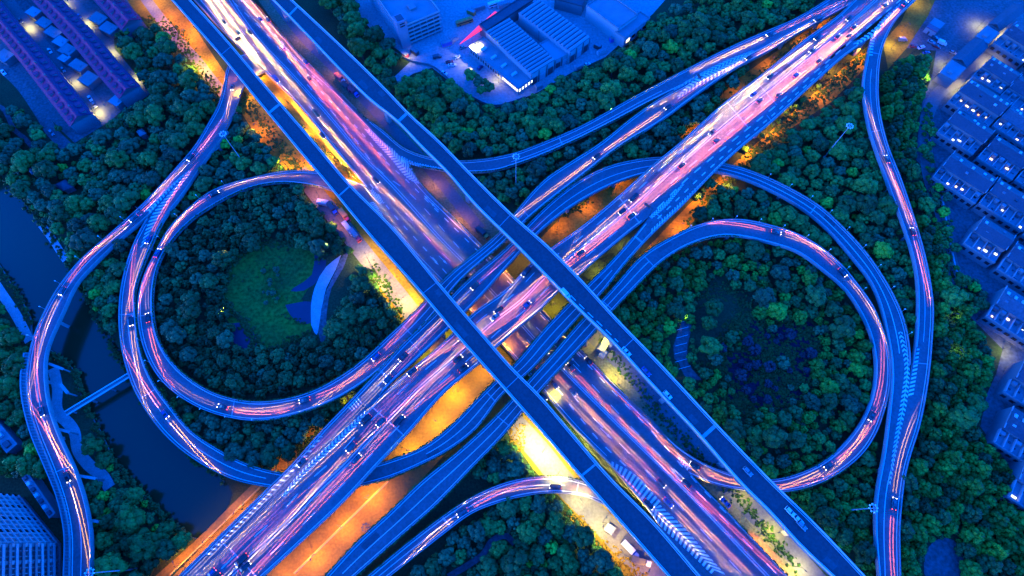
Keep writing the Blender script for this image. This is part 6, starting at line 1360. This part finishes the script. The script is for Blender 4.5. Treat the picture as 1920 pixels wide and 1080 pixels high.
for (x, y, a, kind, col, lab) in [(868, 90, .4, 'saloon', 'car_silver', 'silver saloon alone in the middle of the factory yard'), (900, 128, .9, 'hatchback', 'car_blue', 'blue hatchback by the office wall'), (820, 108, .3, 'van', 'car_grey', 'grey van near the parking block corner'), (1100, 122, .5, 'saloon', 'car_white', 'white saloon on the lane below the right shed'), (40, 40, -.9, 'saloon', 'car_grey', 'grey saloon high up the left terrace lane'), (120, 132, -.9, 'hatchback', 'car_silver', 'silver hatchback halfway down the left terrace lane'), (150, 32, -.9, 'saloon', 'car_blue', 'blue saloon high up the right terrace lane'), (190, 88, -.9, 'saloon', 'car_white', 'white saloon halfway down the right terrace lane'), (230, 132, -.9, 'hatchback', 'car_grey', 'grey hatchback low on the right terrace lane'), (1742, 270, 1.4, 'saloon', 'car_blue', 'blue car parked fourth on the estate street'), (1785, 100, -.6, 'hatchback', 'car_silver', 'silver hatchback by the shops'), (1735, 100, .2, 'saloon', 'car_blue', 'blue saloon at the edge of the roadside lot'), (1752, 72, -.6, 'hatchback', 'car_grey', 'grey hatchback below the half red cabin')]: car(P(x, y, .06), Vector((math.cos(a), math.sin(a), 0)), kind, col, lab, None, None, None)
# site huts, rubble and tanks on the verges
def hut(px, a, d, mt, lab, name='site_hut'):
    p = P(*px, 0); root = empty(name, p, a, label=lab, cat='hut'); m = MB(); m.box((0, 0, d[2] / 2), d); obj('wall', m.me('wall', [M[mt]]), root)
    m = MB(); m.box((0, 0, d[2] + .09), (d[0] + .3, d[1] + .3, .17)); obj('roof', m.me('roof', [M['roof_pale']]), root); m = MB(); m.box((d[0] * .2, -d[1] / 2 - .03, 1.0), (.9, .05, 2)); obj('door', m.me('door', [M['metal_dark']]), root)
hut((1131, 650), .95, (6.5, 3.2, 2.8), 'wall_pale', 'cream site hut on the yellow verge, larger'); hut((1129, 666), .95, (3.2, 2.6, 2.6), 'wall_pale', 'small cream site hut below the larger one'); hut((1095, 647), .2, (2.2, 2, 2.2), 'red_paint', 'tiny red and white kiosk at the top of the yellow verge'); hut((760, 230), -.7, (4, 2.6, 2.5), 'metal', 'grey cabin in the strip under the right viaduct'); hut((1142, 992), -.6, (3.5, 3, 2.2), 'orange_paint_and_light', 'ochre shed on the bright rubble strip')
rk = MB()
for _ in range(260):
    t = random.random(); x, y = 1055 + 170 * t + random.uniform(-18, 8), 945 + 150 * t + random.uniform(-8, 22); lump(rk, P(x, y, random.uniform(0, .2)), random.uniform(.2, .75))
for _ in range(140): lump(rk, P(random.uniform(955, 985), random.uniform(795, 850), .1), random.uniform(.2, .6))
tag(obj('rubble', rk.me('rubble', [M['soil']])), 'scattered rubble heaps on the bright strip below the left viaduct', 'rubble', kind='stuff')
sh = MB()
def shrubs(pts, n, wd, r0, r1):
    c = catmull(pts, 4)
    for _ in range(n):
        q = c[random.randrange(len(c))]; lump(sh, P(q[0] + random.gauss(0, wd), q[1] + random.gauss(0, wd), random.uniform(.1, .5)), random.uniform(r0, r1))
shrubs([(250, 40), (330, 60), (370, 135), (415, 180)], 500, 7, .3, .9); shrubs([(460, 185), (520, 270), (560, 315)], 300, 7, .3, .8); shrubs([(700, 500), (740, 570), (750, 605)], 160, 6, .3, .9); shrubs([(1640, 90), (1500, 210), (1360, 350), (1300, 420)], 900, 7, .4, 1.1); shrubs([(1250, 295), (1400, 160), (1540, 50)], 400, 5, .3, .8); shrubs([(640, 760), (560, 850)], 200, 6, .4, .9); shrubs([(1130, 640), (1250, 790), (1400, 950), (1500, 1070)], 600, 6, .3, .8); shrubs([(480, 150), (600, 275), (680, 345)], 200, 4, .3, .7); shrubs([(980, 700), (1040, 760), (1100, 850), (1210, 960)], 450, 2.2, .3, .6); shrubs([(1060, 400), (1100, 372)], 160, 5, .4, .9)
shrubs([(0, 332), (60, 394), (122, 488), (190, 612), (262, 740), (330, 830), (420, 900)], 420, 4, .4, 1.3); shrubs([(60, 645), (140, 700), (165, 770), (212, 862), (272, 935), (345, 1002)], 420, 4, .4, 1.3); shrubs([(0, 505), (40, 566), (58, 605)], 100, 4, .4, 1.0); shrubs([(1760, 372), (1790, 520)], 80, 5, .5, 1.0)
shrubs([(412, 560), (425, 515), (450, 475), (490, 455), (540, 455), (590, 462), (603, 485)], 350, 5, .4, 1.2); shrubs([(580, 628), (548, 640), (505, 660), (480, 645), (462, 612), (412, 560)], 350, 5, .4, 1.2); shrubs([(535, 592), (570, 608)], 40, 3, .3, .6); shrubs([(470, 520), (500, 500), (540, 560)], 60, 14, .2, .6)
shrubs([(1385, 600), (1480, 600), (1530, 650), (1500, 770), (1400, 770), (1350, 680), (1385, 600)], 900, 10, .5, 1.5); shrubs([(1420, 640), (1470, 700), (1440, 740)], 900, 26, .5, 1.4); shrubs([(1310, 560), (1375, 540), (1400, 600), (1330, 690)], 400, 12, .3, 1.0)
shrubs([(1815, 160), (1960, 250)], 90, 3, .5, 1.3); shrubs([(1790, 225), (1960, 330)], 90, 3, .5, 1.3); shrubs([(1790, 310), (1960, 420)], 90, 3, .5, 1.3); shrubs([(1810, 440), (1960, 520)], 90, 3, .5, 1.3); shrubs([(1850, 600), (1960, 660)], 80, 3, .5, 1.3)
tag(obj('undergrowth', sh.me('undergrowth', [M['hedge']])), 'loose low scrub along the verges and banks', 'scrub', kind='stuff')
print('CARS', NCARS[0])

plant_all()
# ------------------------------------------------------------------ camera, sky, sun
cam = bpy.data.cameras.new('camera'); cam.sensor_width = 36; cam.lens = 36 * FPX / 1920; cam.clip_end = 6000; cam.clip_start = 1
co = bpy.data.objects.new('camera', cam); C.objects.link(co); co.location = (0, 0, HC); co.rotation_euler = (TH, 0, 0)
scene.camera = co
world = bpy.data.worlds.new('World'); scene.world = world; world.use_nodes = True
nt = world.node_tree; bg = nt.nodes['Background']
sky = nt.nodes.new('ShaderNodeTexSky'); sky.sky_type = 'NISHITA'; sky.sun_disc = False
SUN_EL, SUN_AZ = 3.0, 250.0
sky.sun_elevation = R(SUN_EL); sky.sun_rotation = R(SUN_AZ); sky.ozone_density = 8; sky.air_density = 1.0; sky.dust_density = .3
tint = nt.nodes.new('ShaderNodeMix'); tint.data_type = 'RGBA'; tint.blend_type = 'MULTIPLY'; tint.inputs[0].default_value = 1
tint.inputs[7].default_value = (.62, .63, 1.03, 1)
nt.links.new(sky.outputs[0], tint.inputs[6]); nt.links.new(tint.outputs[2], bg.inputs[0]); bg.inputs[1].default_value = .15
sun = bpy.data.lights.new('sun', 'SUN'); sun.energy = .01; sun.angle = R(30); sun.color = (.6, .7, 1)
so = bpy.data.objects.new('sun', sun); C.objects.link(so)
az = R(SUN_AZ); d = Vector((math.sin(az) * math.cos(R(SUN_EL)), math.cos(az) * math.cos(R(SUN_EL)), math.sin(R(SUN_EL))))
so.rotation_euler = (-d).to_track_quat('-Z', 'Y').to_euler()
vs = scene.view_settings; vs.view_transform = 'Standard'; vs.look = 'None'; vs.gamma = 1; vs.use_curve_mapping = False; vs.exposure = 5.5
scene.cycles.use_light_tree = True; scene.cycles.use_denoising = True; scene.cycles.max_bounces = 4; scene.cycles.diffuse_bounces = 2; scene.cycles.glossy_bounces = 2
scene.cycles.sample_clamp_indirect = 4
